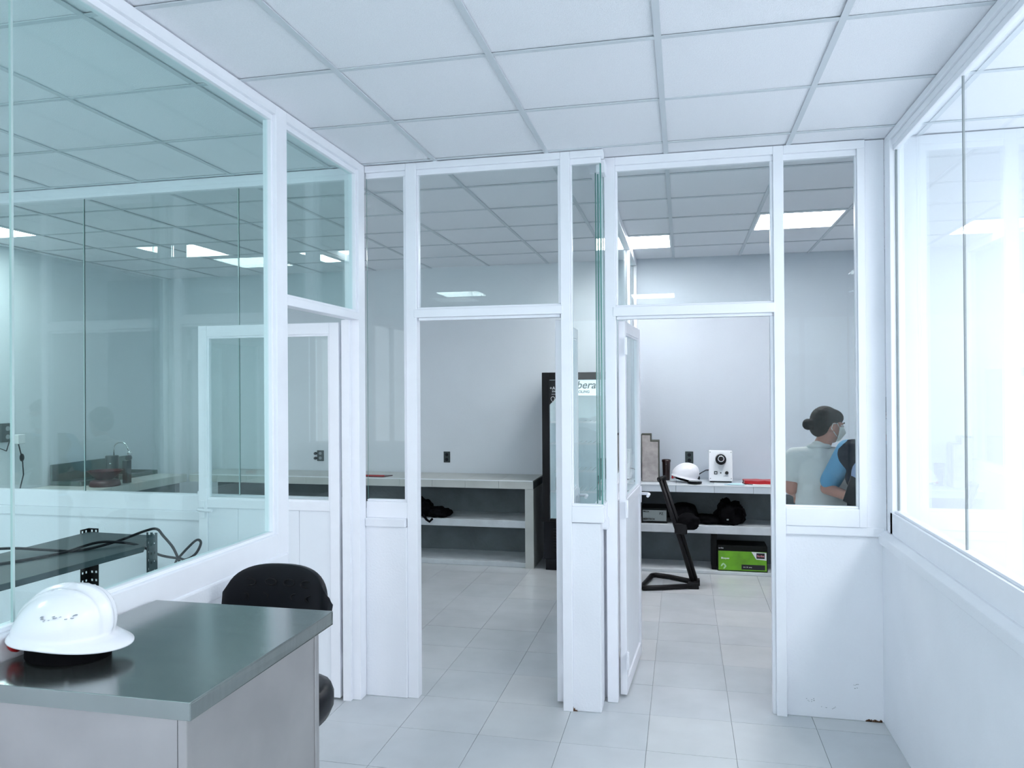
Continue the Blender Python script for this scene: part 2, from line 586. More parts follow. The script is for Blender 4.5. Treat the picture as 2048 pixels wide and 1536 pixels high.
# window_1: big left partition glazing (plane X=-1.735), two panes butt-jointed, then the mullion
w1 = win(1, 'large green-tinted glazing of the left partition above the steel table', (-1.735, 1.2, 0.97))
obj('header', B().box(-1.765, -1.700, YF, 3.0, 2.862, ZC), A, w1, BV)
obj('glazing_bead', B().box(-1.755, -1.716, YF, 3.0, ZG1, 2.862), A, w1, 0.002)
obj('sill_rail', B().box(-1.765, -1.700, YF, 3.0, 0.965, 1.058), A, w1, BV)
obj('glazing_bead', B().box(-1.755, -1.716, YF, 3.0, 1.058, ZG0), A, w1, 0.002)
pane('x', -1.735, YF, 1.694, ZG0 - 0.008, ZG1 + 0.008, M['gl_left'], w1)
pane('x', -1.735, 1.700, 2.996, ZG0 - 0.008, ZG1 + 0.008, M['gl_left'], w1)
obj('silicone_joint', B().box(-1.7385, -1.7315, 1.6935, 1.7005, ZG0, ZG1), M['silicone'], w1)
obj('mullion', B().box(-1.765, -1.700, 3.0, 3.092, 0.93, ZC), A, w1, BV)
obj('glazing_bead', B().box(-1.755, -1.716, 2.984, 3.0, ZG0, ZG1), A, w1, 0.002)
struct('wall_partition_left', B().box(-1.80, -1.700, YF, 3.055, 0, 0.90), M['plaster'], None, 0.004, 'low white plastered wall under the left partition glazing', 'wall')
struct('trim_1', B().box(-1.81, -1.690, YF, 3.075, 0.90, 0.966), M['plaster'], None, 0.008, 'rounded white plaster ledge under the left glazing', 'ledge')
struct('trim_2', B().box(-1.80, -1.705, 3.055, 3.090, 0, 0.93), A, None, BV, 'white door jamb at the end of the left low wall', 'door jamb')

# window_2: transom over the doorway in the left partition
w2 = win(2, 'transom pane over the doorway of the left partition', (-1.735, 3.47, 2.05))
obj('header', B().box(-1.765, -1.700, 3.092, 3.862, 2.862, ZC), A, w2, BV)
obj('glazing_bead', B().box(-1.755, -1.716, 3.092, 3.862, ZG1, 2.862), A, w2, 0.002)
obj('door_head', B().box(-1.765, -1.700, 3.092, 3.862, ZH0, 2.090), A, w2, BV)
obj('glazing_bead', B().box(-1.755, -1.716, 3.092, 3.862, 2.090, ZH1), A, w2, 0.002)
pane('x', -1.735, 3.090, 3.865, 2.095, ZG1 + 0.008, M['gl_left'], w2)
obj('corner_post', B().box(-1.785, -1.703, 3.862, 3.945, 0, ZC), A, w2, BV)
obj('glazing_bead', B().box(-1.755, -1.716, 3.848, 3.862, ZH1, ZG1), A, w2, 0.002)
obj('door_stop', B().box(-1.795, -1.75, 3.835, 3.862, 0, ZH0), A, w2, 0.002)


def rail_y(name, x0, x1, z0, z1, y0, y1, par):
    return obj(name, B().box(x0, x1, y0, y1, z0, z1), A, par, BV)


# window_3: narrow pane next to the first doorway, plane Y=3.97
FY0, FY1, FG = 3.945, 4.005, 3.975
w3 = win(3, 'narrow tall pane between the corner post and the middle doorway', (-1.58, 3.97, 0.97))
rail_y('header', -1.703, -1.466, 2.868, ZC, FY0, FY1, w3)
rail_y('glazing_bead', -1.703, -1.466, 2.838, 2.868, FY0 + .014, FY1 - .012, w3)
rail_y('sill_rail', -1.703, -1.466, 0.972, 1.060, FY0, FY1, w3)
rail_y('glazing_bead', -1.703, -1.466, 1.060, 1.070, FY0 + .014, FY1 - .012, w3)
rail_y('post', -1.466, -1.406, 0, ZC, FY0, FY1, w3)
rail_y('glazing_bead', -1.484, -1.466, 1.070, 2.838, FY0 + .014, FY1 - .012, w3)
pane('y', FG, -1.703, -1.470, 1.062, 2.846, M['gl_front'], w3)
struct('wall_pier_left', B().box(-1.703, -1.466, 3.935, 4.02, 0, 0.925), M['plaster'], None, 0.004, 'short white plastered pier left of the middle doorway', 'wall')
struct('trim_3', B().box(-1.703, -1.470, 3.922, 4.03, 0.925, 0.972), M['plaster'], None, 0.006, 'small plaster ledge on the left pier', 'ledge')

# window_4: transom over doorway 1
w4 = win(4, 'square transom pane over the middle doorway', (-1.0, 3.97, 2.05))
rail_y('header', -1.406, -0.616, 2.868, ZC, FY0, FY1, w4)
rail_y('glazing_bead', -1.406, -0.616, 2.838, 2.868, FY0 + .014, FY1 - .012, w4)
rail_y('door_head', -1.420, -0.606, 2.062, 2.106, FY0 - 0.004, FY1, w4)
rail_y('door_stop', -1.400, -0.620, 2.046, 2.062, FY0 + .014, FY1, w4)
rail_y('glazing_bead', -1.406, -0.616, 2.106, 2.118, FY0 + .014, FY1 - .012, w4)
rail_y('glazing_bead', -1.406, -1.396, 2.118, 2.838, FY0 + .014, FY1 - .012, w4)
rail_y('glazing_bead', -0.630, -0.616, 2.118, 2.838, FY0 + .014, FY1 - .012, w4)
pane('y', FG, -1.400, -0.620, 2.11, 2.846, M['gl_front'], w4)

# window_5: the stepped corner pane between the doorways
w5 = win(5, 'frameless glass corner between the two doorways', (-0.5, 3.97, 0.97))
rail_y('post', -0.616, -0.565, 0, ZC, FY0, FY1, w5)
rail_y('header', -0.565, -0.392, 2.868, ZC, FY0, FY1, w5)
rail_y('glazing_bead', -0.565, -0.405, 2.838, 2.868, FY0 + .014, FY1 - .012, w5)
rail_y('sill_rail', -0.565, -0.398, 0.980, 1.062, FY0, FY1, w5)
rail_y('glazing_bead', -0.565, -0.405, 1.062, 1.074, FY0 + .014, FY1 - .012, w5)
rail_y('glazing_bead', -0.565, -0.556, 1.074, 2.838, FY0 + .014, FY1 - .012, w5)
pane('y', FG, -0.560, -0.408, 1.066, 2.846, M['gl_front'], w5)
pane('x', -0.408, FG + 0.006, 4.105, 1.066, 2.80, M['gl_front'], w5)
obj('side_header', B().box(-0.435, -0.388, FY1, 4.105, 2.80, 2.868), A, w5, BV)
obj('side_sill', B().box(-0.435, -0.392, FY1, 4.105, 0.985, 1.074), A, w5, BV)
obj('corner_seal', B().box(-0.412, -0.404, FG - .004, FG + .006, 1.07, 2.838), M['gl_edge'], w5)
obj('inner_seal', B().box(-0.428, -0.420, FG + .02, FG + .028, 1.09, 2.79), M['gl_edge'], w5)
struct('wall_pier_middle', B().box(-0.566, -0.418, 3.958, 4.16, 0, 0.975), M['plaster'], None, 0.005, 'narrow white plastered pier between the two doorways', 'wall')
struct('trim_4', B().box(-0.46, -0.385, 4.06, 4.16, 0.925, 0.99), M['plaster'], None, 0.012, 'lumpy plaster ledge end on the middle pier', 'ledge')

# right-hand part of the front, plane Y=4.13
RY0, RY1, RG = 4.105, 4.165, 4.135
w6 = win(6, 'square transom pane over the right doorway', (0.05, 4.13, 2.05))
rail_y('post', -0.402, -0.345, 0, ZC, RY0, RY1, w6)
rail_y('header', -0.345, 0.457, 2.862, ZC, RY0, RY1, w6)
rail_y('glazing_bead', -0.345, 0.457, 2.832, 2.862, RY0 + .014, RY1 - .012, w6)
rail_y('door_head', -0.360, 0.462, 2.056, 2.106, RY0 - 0.004, RY1, w6)
rail_y('door_stop', -0.340, 0.450, 2.040, 2.056, RY0 + .014, RY1, w6)
rail_y('glazing_bead', -0.345, 0.457, 2.106, 2.116, RY0 + .014, RY1 - .012, w6)
rail_y('glazing_bead', -0.345, -0.333, 2.116, 2.832, RY0 + .014, RY1 - .012, w6)
rail_y('glazing_bead', 0.443, 0.457, 2.116, 2.832, RY0 + .014, RY1 - .012, w6)
rail_y('door_stop', 0.440, 0.457, 0, 2.04, RY0 + .02, RY1, w6)
pane('y', RG, -0.340, 0.450, 2.11, 2.84, M['gl_front'], w6)
w7 = win(7, 'tall pane right of the right doorway with people behind it', (0.68, 4.13, 0.97))
rail_y('post', 0.457, 0.508, 0, ZC, RY0, RY1, w7)
rail_y('header', 0.508, 0.893, 2.862, ZC, RY0, RY1, w7)
rail_y('glazing_bead', 0.508, 0.856, 2.832, 2.862, RY0 + .014, RY1 - .012, w7)
rail_y('side_post', 0.856, 0.893, 0.972, 2.862, RY0, RY1, w7)
rail_y('glazing_bead', 0.848, 0.856, 1.072, 2.832, RY0 + .014, RY1 - .012, w7)
rail_y('sill_rail', 0.508, 0.856, 0.972, 1.062, RY0, RY1, w7)
rail_y('glazing_bead', 0.508, 0.856, 1.062, 1.072, RY0 + .014, RY1 - .012, w7)
pane('y', RG, 0.504, 0.852, 1.066, 2.84, M['gl_front'], w7)
struct('wall_front_right', B().box(0.508, 0.98, 4.130, 4.24, 0, 0.925).box(0.893, 0.985, 4.12, 4.24, 0.925, ZC), M['plaster'], None, 0.004, 'low white wall and plaster column at the right corner', 'wall')
struct('trim_5', B().box(0.508, 0.975, 4.112, 4.24, 0.925, 0.972), M['plaster'], None, 0.006, 'plaster ledge below the tall right pane', 'ledge')

# right partition, plane X=1.0
w8 = win(8, 'large bright glazing of the right partition', (1.01, 1.5, 0.97))
obj('header', B().box(0.985, 1.05, YF, 4.12, 2.872, ZC), A, w8, BV)
obj('track', B().box(0.996, 1.04, YF, 4.12, 2.842, 2.872), A, w8, 0.004)
obj('glazing_bead', B().box(1.002, 1.03, YF, 4.12, 2.818, 2.842), A, w8, 0.002)
obj('sill_rail', B().box(0.985, 1.05, YF, 4.06, 0.955, 1.062), A, w8, BV)
obj('glazing_bead', B().box(0.998, 1.03, YF, 4.06, 1.062, 1.074), A, w8, 0.002)
obj('end_post', B().box(0.985, 1.05, 4.02, 4.12, 0.955, 2.872), A, w8, BV)
pane('x', 1.016, YF, 3.112, 1.068, 2.826, M['gl_side'], w8, edge=M['grey'])
pane('x', 1.016, 3.118, 4.02, 1.068, 2.826, M['gl_side'], w8, edge=M['grey'])
obj('silicone_joint', B().box(1.012, 1.020, 3.1125, 3.1175, 1.074, 2.818), M['grey'], w8)
obj('end_seal', B().box(1.010, 1.020, 4.014, 4.021, 1.074, 2.818), M['grey'], w8)
struct('wall_partition_right', B().box(0.965, 1.07, YF, 4.13, 0, 0.90), M['plaster'], None, 0.004, 'low white plastered wall under the right glazing', 'wall')
struct('trim_6', B().prism([(0.945, 0.895), (1.08, 0.895), (1.08, 0.958), (0.975, 0.958), (0.945, 0.940)], YF, 4.13), M['plaster'], None, 0.005, 'rough plaster ledge under the right glazing', 'ledge')
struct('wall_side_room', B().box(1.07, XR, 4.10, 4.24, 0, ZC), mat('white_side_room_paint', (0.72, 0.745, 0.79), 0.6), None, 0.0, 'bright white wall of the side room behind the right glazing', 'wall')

# left room: same front continued to the left
w9 = win(9, 'long glazing of the left room towards the sink room', (-3.7, 3.97, 0.97))
rail_y('header', XL, -1.785, 2.838, ZC, FY0, FY1, w9)
rail_y('sill_rail', XL, -1.785, 0.975, 1.070, FY0, FY1, w9)
for a, c in ((XL, -3.539), (-3.533, -2.497), (-2.491, -1.785)):
    pane('y', FG, a, c, 1.066, 2.846, M['gl_front'], w9)
for x in (-3.536, -2.494):
    obj('silicone_joint', B().box(x - .003, x + .003, FG - .004, FG + .004, 1.07, 2.838), M['silicone'], w9)
struct('wall_front_left', B().box(XL, -1.785, 3.955, 4.06, 0, 0.92), M['plaster'], None, 0, 'low white wall in the left room below the long glazing', 'wall')
struct('trim_7', B().box(XL, -1.785, 3.935, 4.07, 0.92, 0.975), M['plaster'], None, 0.006, 'white ledge of the low wall in the left room', 'ledge')

# glazed divider between the two back rooms
w12 = win(12, 'glazed divider between the two back rooms', (-0.45, 5.8, 0.97))
obj('header', B().box(-0.485, -0.425, RY1, YB, 2.838, ZC), A, w12, BV)
obj('sill_rail', B().box(-0.485, -0.425, RY1, YB, 0.965, 1.03), A, w12, BV)
obj('end_post', B().box(-0.485, -0.425, YB - 0.06, YB, 1.03, 2.838), A, w12, BV)
obj('mullion', B().box(-0.480, -0.43, 6.55, 6.57, 1.03, 2.838), A, w12, BV)
pane('x', -0.455, RY1, 6.55, 1.025, 2.845, M['gl_front'], w12)
pane('x', -0.455, 6.57, YB - 0.06, 1.025, 2.845, M['gl_front'], w12)
struct('wall_divider', B().box(-0.51, -0.405, RY1, YB, 0, 0.93), M['plaster'], None, 0.003, 'low white divider wall between the back rooms', 'wall')
struct('trim_8', B().box(-0.515, -0.40, RY1, YB, 0.93, 0.965), M['plaster'], None, 0.004, 'ledge on the low divider wall', 'ledge')


# ------------------------------------------------------------------ doors (local: hinge at origin, leaf along +x, thickness +-y)
def hinge(par, z, side=0.0):
    h = B().box(-0.030, 0.020, -0.023, -0.019, z - 0.045, z + 0.045)
    h.lathe([(0.006, z - 0.047), (0.006, z + 0.047)], (-0.008, -0.026, 0), 10)
    o = obj('hinge', h, A, par, 0.001, local=True)
    for dz in (-0.03, 0, 0.03):
        sc = B().lathe([(0.0028, -0.0262), (0.0028, -0.0230)], (0.010, 0, z + dz), 8, axis='y')
        obj('screw', sc, M['grey'], o, local=True)
    return o


def make_door(n, label, loc, rz, W, ribbed, flip=1, opaque=None):
    d = sroot('door_%d' % n, label, loc, 'door')
    d.rotation_euler = (0, 0, rz)
    st, t = 0.055, 0.018
    z0, z1 = 0.012, 2.038
    zm = 1.045
    obj('stile', B().box(0, st, -t, t, z0, z1), A, d, BV, local=True)
    obj('stile', B().box(W - st, W, -t, t, z0, z1), A, d, BV, local=True)
    obj('top_rail', B().box(st, W - st, -t, t, z1 - 0.062, z1), A, d, BV, local=True)
    obj('middle_rail', B().box(st, W - st, -t, t, zm - 0.03, zm + 0.02), A, d, BV, local=True)
    obj('bottom_rail', B().box(st, W - st, -t, t, z0, z0 + 0.075), A, d, BV, local=True)
    bd = B()
    for (a, c, e, f) in ((st, st + .01, zm + .02, z1 - .062), (W - st - .01, W - st, zm + .02, z1 - .062)):
        bd.box(a, c, -t + .006, t - .006, e, f)
    bd.box(st + .01, W - st - .01, -t + .006, t - .006, zm + .02, zm + .03)
    bd.box(st + .01, W - st - .01, -t + .006, t - .006, z1 - .072, z1 - .062)
    obj('glazing_bead', bd, A, d, local=True)
    g = B().box(st + .008, W - st - .008, -0.003, 0.003, zm + .028, z1 - .07)
    g.bm.normal_update()
    for f in g.bm.faces:
        f.material_index = 0 if abs(f.normal.y) > .5 else 1
    obj('glass_pane', g, [M['gl_front'], M['gl_edge']], d, local=True)
    x = st
    nb = ribbed
    ww = (W - 2 * st) / nb
    for k in range(nb):
        obj('panel_board', B().box(st + k * ww + .0008, st + (k + 1) * ww - .0008, -0.008, 0.008, z0 + .075, zm - .03), M['alu_panel'], d, 0.0015, local=True)
    for z in (0.2, 1.02, 1.90):
        hinge(d, z)
    # lever handle at the free end, both faces
    for s in (-1, 1):
        h = B().box(W - 0.042, W - 0.014, s * t, s * (t + 0.006), 0.955, 1.055)
        ho = obj('handle', h, A, d, 0.002, local=True)
        lv = B().tube([(W - 0.028, s * t, 1.01), (W - 0.028, s * (t + 0.045), 1.01), (W - 0.045, s * (t + 0.055), 1.01), (W - 0.12, s * (t + 0.055), 1.008)], 0.009, 10)
        obj('lever', lv, A, ho, local=True)
    obj('lock_keeper', B().box(W - .004, W + .012, -0.012, 0.012, 1.075, 1.105), A, d, 0.002, local=True)
    kh = B().lathe([(0.004, 0.0181), (0.004, 0.0186)], (W - 0.028, 0, 0.97), 10, axis='y')
    obj('keyhole', kh, M['ink'], d, local=True)
    return d


make_door(1, 'white half-glazed door standing open inside the left room', (-1.812, 3.855, 0), math.radians(180), 0.855, 4)
make_door(2, 'white half-glazed door opened into the right back room', (-0.322, 4.19, 0), math.radians(86.5), 0.71, 11)
make_door(3, 'white half-glazed door opened into the fridge room, seen edge on', (-0.642, 4.03, 0), math.radians(91), 0.74, 8)

# floor and wall blemishes
bl = B()
random.seed(3)
for k in range(16):
    x = 0.93 + random.uniform(-.05, .035)
    bl.box(x, x + random.uniform(.004, .012), 4.1285, 4.1302, 0.0005, random.uniform(.003, .014))
o = obj('plaster_chip', bl, M['rust'])
o['kind'] = 'structure'
o.name = 'trim_9'
o['label'] = 'brown chipped plaster at the foot of the right corner'
o['category'] = 'damage'
bl = B()
for k in range(7):
    x = -0.566 + .0035 * k
    bl.box(x, x + .003, 3.955, 3.9582, 0.0005, (.022, .014, .017, .009, .006, .008, .003)[k])
o = obj('trim_10', bl, M['rust'])
o['kind'] = 'structure'
o['label'] = 'brown chipped foot of the middle pier'
o['category'] = 'damage'
bl = B()
for cx, cz, n, sx, sz in ((0.835, 0.17, 7, .012, .012), (0.62, 0.085, 8, .02, .008), (0.72, 0.055, 7, .05, .006)):
    for k in range(n):
        x = cx + random.uniform(-sx, sx)
        z = cz + random.uniform(-sz, sz)
        bl.box(x, x + random.uniform(.002, .007), 4.1290, 4.1302, z, z + random.uniform(.001, .0025))
o = obj('trim_11', bl, M['grey'])
o['kind'] = 'structure'
o['label'] = 'grey scuff marks low on the right front wall'
o['category'] = 'scuffs'

# ------------------------------------------------------------------ back room counters
def counter(name, label, x0, x1, y0, y1, zt, zu, sh, kz, mt, legL, legR, loc, front_off=0.0):
    t = thing(name, label, 'counter', loc)
    n = max(1, round((x1 - x0) / 0.33))
    wv = (x1 - x0) / n
    for k in range(n):
        a, c = x0 + k * wv, x0 + (k + 1) * wv
        obj('top_tile', B().box(a + .0012, c - .0012, y0 + .006, y1 - .005, zt - 0.012, zt), mt, t, 0.001)
        obj('apron_tile', B().box(a + .0012, c - .0012, y0, y0 + .008, zu, zt - .002), mt, t, 0.001)
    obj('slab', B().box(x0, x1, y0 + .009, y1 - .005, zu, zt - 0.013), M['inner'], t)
    obj('nosing', B().box(x0, x1, y0 - .004, y0 + .006, zt - .008, zt + .001), M['white'], t, 0.002)
    if legL:
        obj('side_wall', B().box(x0, x0 + .08, y0 + .009, y1 - .005, 0, zu), mt, t)
    if legR:
        obj('side_wall', B().box(x1 - .08, x1, y0 + .009, y1 - .005, 0, zu), mt, t)
    a0 = x0 + (0.081 if legL else 0)
    a1 = x1 - (0.081 if legR else 0)
    obj('shelf', B().box(a0, a1, y0 + .03, y1 - .03, sh[0], sh[1]), M['shelfw'], t, 0.004)
    obj('base', B().box(a0, a1, y0 + .03, y1 - .03, 0, kz), M['shelfw'], t, 0.004)
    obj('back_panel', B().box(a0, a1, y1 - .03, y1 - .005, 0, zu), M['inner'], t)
    return t


counter('tiled_counter', 'pale tiled counter with open shelves along the back wall, left of the fridge', -4.95, -1.355, 6.965, 7.495, 0.812, 0.735, (0.365, 0.433), 0.045, M['concrete'], False, True, (-3.1, 7.2, 0))
t = counter('grey_counter', 'pale grey counter with shelves in the right back room', -0.398, 2.6, 7.045, 7.495, 0.797, 0.730, (0.360, 0.431), 0.028, M['counter2'], False, False, (1.0, 7.2, 0))
# sink counter along the left wall
t = thing('sink_counter', 'tiled sink counter along the left wall of the sink room', 'counter', (-5.3, 5.6, 0))
for k in range(8):
    y = 4.10 + k * 0.356
    obj('top_tile', B().box(-5.635, -4.97, y + .001, y + .355, 0.80, 0.812), M['concrete'], t, 0.001)
    obj('apron_tile', B().box(-4.97, -4.962, y + .001, y + .355, 0.735, 0.81), M['concrete'], t, 0.001)
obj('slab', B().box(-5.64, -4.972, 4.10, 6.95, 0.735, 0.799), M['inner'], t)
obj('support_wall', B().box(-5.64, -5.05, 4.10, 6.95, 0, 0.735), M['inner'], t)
# stainless sink
t = thing('sink', 'dull stainless sink with raised rim set on the left counter', 'sink', (-5.35, 6.2, 0.812))
s = B()
y0, y1, x0, x1 = 5.90, 6.93, -5.62, -5.29
s.box(x0, x1, y0, y1, 0.8125, 0.818)
obj('base', s, M['steel_dark'], t)
s = B()
s.box(x0, x0 + .02, y0, y1, .8185, 1.0).box(x1 - .02, x1, y0, y1, .8185, .853)
s.box(x0 + .021, x1 - .021, y0, y0 + .02, .8185, .853).box(x0 + .021, x1 - .021, y1 - .02, y1, .8185, .853)
obj('rim', s, M['steel_dark'], t, 0.004)
for yy in (6.45,):
    obj('divider', B().box(x0 + .021, x1 - .021, yy, yy + .015, .8185, .85), M['steel_dark'], t)

# apparatus with gooseneck beside the sink
t = thing('gooseneck_tap', 'dark canister with a curved gooseneck spout behind the red bowl', 'tap', (-5.22, 6.2, 0.9))
obj('canister', B().lathe([(.055, .8125), (.058, .83), (.058, 1.06), (.052, 1.065)], (-5.22, 6.2, 0), 20), M['darkgreen'], t)
obj('switch', B().box(-5.20, -5.185, 6.140, 6.146, .99, 1.0), M['white'], t)
pts = [(-5.20, 6.2, 1.06)] + [(-5.20 + 0.075 - 0.075 * math.cos(a), 6.2, 1.13 + 0.06 * math.sin(a)) for a in [k * PI / 10 for k in range(0, 9)]] + [(-5.035, 6.2, 1.10)]
obj('gooseneck', B().tube(pts, .006, 8), M['chrome'], t)
obj('spout_head', B().lathe([(.006, 1.12), (.02, 1.095), (.022, 1.08)], (-5.03, 6.2, 0), 12), M['chrome'], t)
obj('valve_body', B().lathe([(.022, -0.02), (.026, 0), (.022, .02)], (-5.04, 6.2, 1.045), 14, axis='y'), M['darkgreen'], t)
obj('pedestal', B().box(-5.085, -5.035, 6.17, 6.23, .8125, 1.02), M['darkgreen'], t, 0.003)
# red bowl
o = obj('red_bowl', B().lathe([(.07, .875), (.075, .878), (.145, .95), (.150, .952), (.138, .945), (.06, .885)], (-5.10, 5.97, 0), 28), M['maroon'])
tag(o, 'dark red plastic bowl standing at the edge of the sink', 'bowl')
o = obj('red_tub', B().lathe([(.125, .8125), (.13, .82), (.12, .86), (.085, .874), (.02, .8745)], (-5.10, 5.97, 0), 28), M['maroon'])
tag(o, 'dark red upturned tub under the bowl', 'tub')

# far left sockets and cords
def plate(name, label, x, y, z, w, h, axis, sockets=2, plugs=False, group='wall sockets'):
    t = thing(name, label, 'socket', (x, y, z), group=group)
    if axis == 'y':
        obj('plate', B().box(x - w / 2, x + w / 2, y - .008, y, z - h / 2, z + h / 2), M['darkgreen'], t, .002)
        for s in (-1, 1):
            obj('outlet', B().lathe([(.017, y - .0105), (.017, y - .0085)], (x, 0, z + s * h * .22), 16, axis='y'), M['black'] if not plugs else M['grey'], t)
        if plugs:
            for s in (-1, 1):
                obj('plug', B().lathe([(.012, y - .045), (.016, y - .03), (.014, y - .012)], (x - w * .62, 0, z + s * h * .22), 12, axis='y'), M['black'], t)
    else:
        obj('plate', B().box(x, x + .03, y - w / 2, y + w / 2, z - h / 2, z + h / 2), M['darkgreen'], t, .003)
        for s in (-1, 1):
            obj('outlet', B().lathe([(.02, x + .0305), (.02, x + .034)], (0, y, z + s * h * .22), 16, axis='x'), M['grey'], t)
    return t


plate('wall_socket', 'black double wall socket above the tiled counter, right of the red folder', -2.352, YB - .001, 0.972, .068, .112, 'y')
plate('wall_socket', 'dark double wall socket with two plugs, seen past the open left door', -3.751, YB - .001, 0.967, .075, .112, 'y', plugs=True)
plate('wall_socket', 'dark wall socket behind the white hard hat on the grey counter', 0.057, YB - .001, 1.0, .075, .115, 'y')
plate('wall_socket', 'dark wall box on the left wall by the hanging cords', XL + .001, 5.45, 1.32, .12, .16, 'x')
plate('wall_socket', 'grey wall socket low on the bright side-room wall', 1.62, 4.099, 1.03, .06, .11, 'y')
t = thing('hanging_cable', 'black cords hanging from the wall box at the far left', 'cord', (-5.55, 5.35, 1.2))
obj('plug', B().box(-5.60, -5.55, 5.49, 5.56, 1.22, 1.30), M['paper'], t, .004)
obj('cable', B().tube([(-5.58, 5.52, 1.22), (-5.57, 5.53, 1.15), (-5.57, 5.55, 1.08), (-5.57, 5.56, 0.95), (-5.5, 5.45, .83)], .005, 6), M['black'], t)
obj('inline_switch', B().ell((-5.57, 5.545, 1.10), (.016, .02, .035)), M['black'], t)
obj('cable', B().tube([(-5.60, 5.45, 1.25), (-5.56, 5.38, 1.17), (-5.55, 5.30, 1.2), (-5.55, 5.22, 1.1), (-5.55, 5.25, .95), (-5.52, 5.30, .83)], .005, 6), M['black'], t)
t = thing('coiled_cable', 'thin dark cable lying in a loop on the left counter', 'cable', (-5.3, 5.1, .82))
obj('cable', B().tube([(-5.3 + .22 * math.cos(a), 4.75 + .15 * math.sin(a), .822 + .03 * math.sin(a * 2) ** 2) for a in [k * PI / 10 for k in range(0, 16)]], .006, 6), M['black'], t)
t = thing('counter_tray', 'pale tray with small dark tools on the left counter', 'tray', (-5.25, 5.28, .813))
obj('tray_base', B().box(-5.40, -5.1, 5.02, 5.22, .8125, .84), M['grey'], t, .005)
obj('tool', B().tube([(-5.38, 5.1, .848), (-5.30, 5.15, .855), (-5.2, 5.17, .858)], .008, 6), M['darkgreen'], t)

# red folder on the tiled counter
t = thing('red_folder', 'flat dark red folder lying on the tiled counter', 'folder', (-2.97, 7.1, .813))
obj('cover', B().prism([(-3.24, 7.0), (-2.85, 7.0), (-2.80, 7.14), (-3.24, 7.14)], .813, .820, 'z'), M['maroon'], t)
obj('raised_edge', B().prism([(-3.24, 7.005), (-2.85, 7.005), (-2.84, 7.02), (-3.24, 7.02)], .8205, .832, 'z'), M['red'], t)


def lump(c, r, seed, n=3, amp=0.25):
    b = B()
    bmesh.ops.create_icosphere(b.bm, subdivisions=n, radius=1)
    for v in b.bm.verts:
        d = v.co.normalized()
        k = 1 + amp * noise.noise(d * 1.7 + Vector((seed, 0, 0))) + amp * .5 * noise.noise(d * 4 + Vector((seed, 3, 0)))
        v.co = Vector((c[0] + d.x * r[0] * k, c[1] + d.y * r[1] * k, max(c[2] + d.z * r[2] * k, c[2] - r[2] * .8)))
    for f in b.bm.faces:
        f.smooth = True
    return b


t = thing('black_bag', 'crumpled black bag on the shelf of the tiled counter', 'bag', (-2.4, 7.12, .433))
obj('body', lump((-2.50, 7.10, .515), (.12, .12, .095), 1.3, 4, .35), M['blackm'], t)
obj('flap', lump((-2.32, 7.09, .475), (.12, .10, .052), 4.3, 4, .35), M['blackm'], t)
obj('strap', B().tube([(-2.44, 6.99, .47), (-2.40, 6.985, .42), (-2.37, 6.985, .40), (-2.34, 6.985, .43)], .012, 6), M['blackm'], t)

# ------------------------------------------------------------------ fridge
FX0, FX1, FYF = -1.258, -0.56, 6.93
t = thing('drinks_fridge', 'tall black glass-door drinks fridge lit inside', 'fridge', (-.91, 7.2, 0))
c = B()
c.box(FX0, FX0 + .05, FYF + .03, 7.47, .10, 1.81).box(FX1 - .05, FX1, FYF + .03, 7.47, .10, 1.81)
c.box(FX0 + .05, FX1 - .05, 7.42, 7.47, .10, 1.81).box(FX0 + .05, FX1 - .05, FYF + .03, 7.42, 1.76, 1.81).box(FX0 + .05, FX1 - .05, FYF + .03, 7.42, .10, .45)
obj('cabinet', c, M['black'], t)
li = B()
li.box(FX0 + .051, FX0 + .058, FYF + .05, 7.41, .451, 1.759).box(FX1 - .058, FX1 - .051, FYF + .05, 7.41, .451, 1.759)
li.box(FX0 + .058, FX1 - .058, 7.40, 7.41, .451, 1.759).box(FX0 + .058, FX1 - .058, FYF + .05, 7.40, .451, .458)
obj('liner', li, M['fridge_in'], t)
dr = B()
dr.box(FX0, FX0 + .066, FYF - .02, FYF + .028, .45, 1.812).box(FX1 - .066, FX1, FYF - .02, FYF + .028, .45, 1.812)
dr.box(FX0 + .066, FX1 - .066, FYF - .02, FYF + .028, 1.745, 1.812).box(FX0 + .066, FX1 - .066, FYF - .02, FYF + .028, .45, .475)
do = obj('door', dr, M['blackp'], t, .004)
pane('y', FYF, FX0 + .066, FX1 - .066, .475, 1.745, M['gl_side'], do)
obj('light_strip', B().box(FX1 - .064, FX1 - .0585, FYF + .035, FYF + .045, .5, 1.58), M['lamp_fridge'], t)
obj('lit_sign', B().box(FX0 + .07, FX1 - .07, FYF + .04, FYF + .055, 1.60, 1.742), M['lit_sign'], t)
text('brand_lettering', 'imbera', .098, M['ink'], t, (-1.045, FYF + .0385, 1.665), shear=.25, bold=.0015)
text('small_lettering', 'COOLING', .034, M['ink'], t, (-.985, FYF + .0385, 1.624), shear=.2, bold=.0008)
for z in (1.355, 1.157, .905, .715):
    x0s = FX0 + .06 if z != .905 else FX0 + .1
    sb = B()
    sb.box(x0s, FX1 - .06, FYF + .075, FYF + .085, z - .008, z + .008)
    for k in range(12):
        xx = x0s + .02 + k * .045
        if xx < FX1 - .07:
            sb.box(xx, xx + .004, FYF + .085, 7.38, z - .003, z + .003)
    obj('wire_shelf', sb, M['white'], t)
st = obj('sticker', B().prism([(FX0 + .066, 1.742), (-1.0, 1.742), (-1.04, 1.67), (FX0 + .072, 1.52), (FX0 + .066, 1.515)], FYF - .006, FYF - .004), M['ink'], t)
text('sticker_lettering', '+AHORRO', .042, M['inkwhite'], st, (-1.188, FYF - .0065, 1.655))
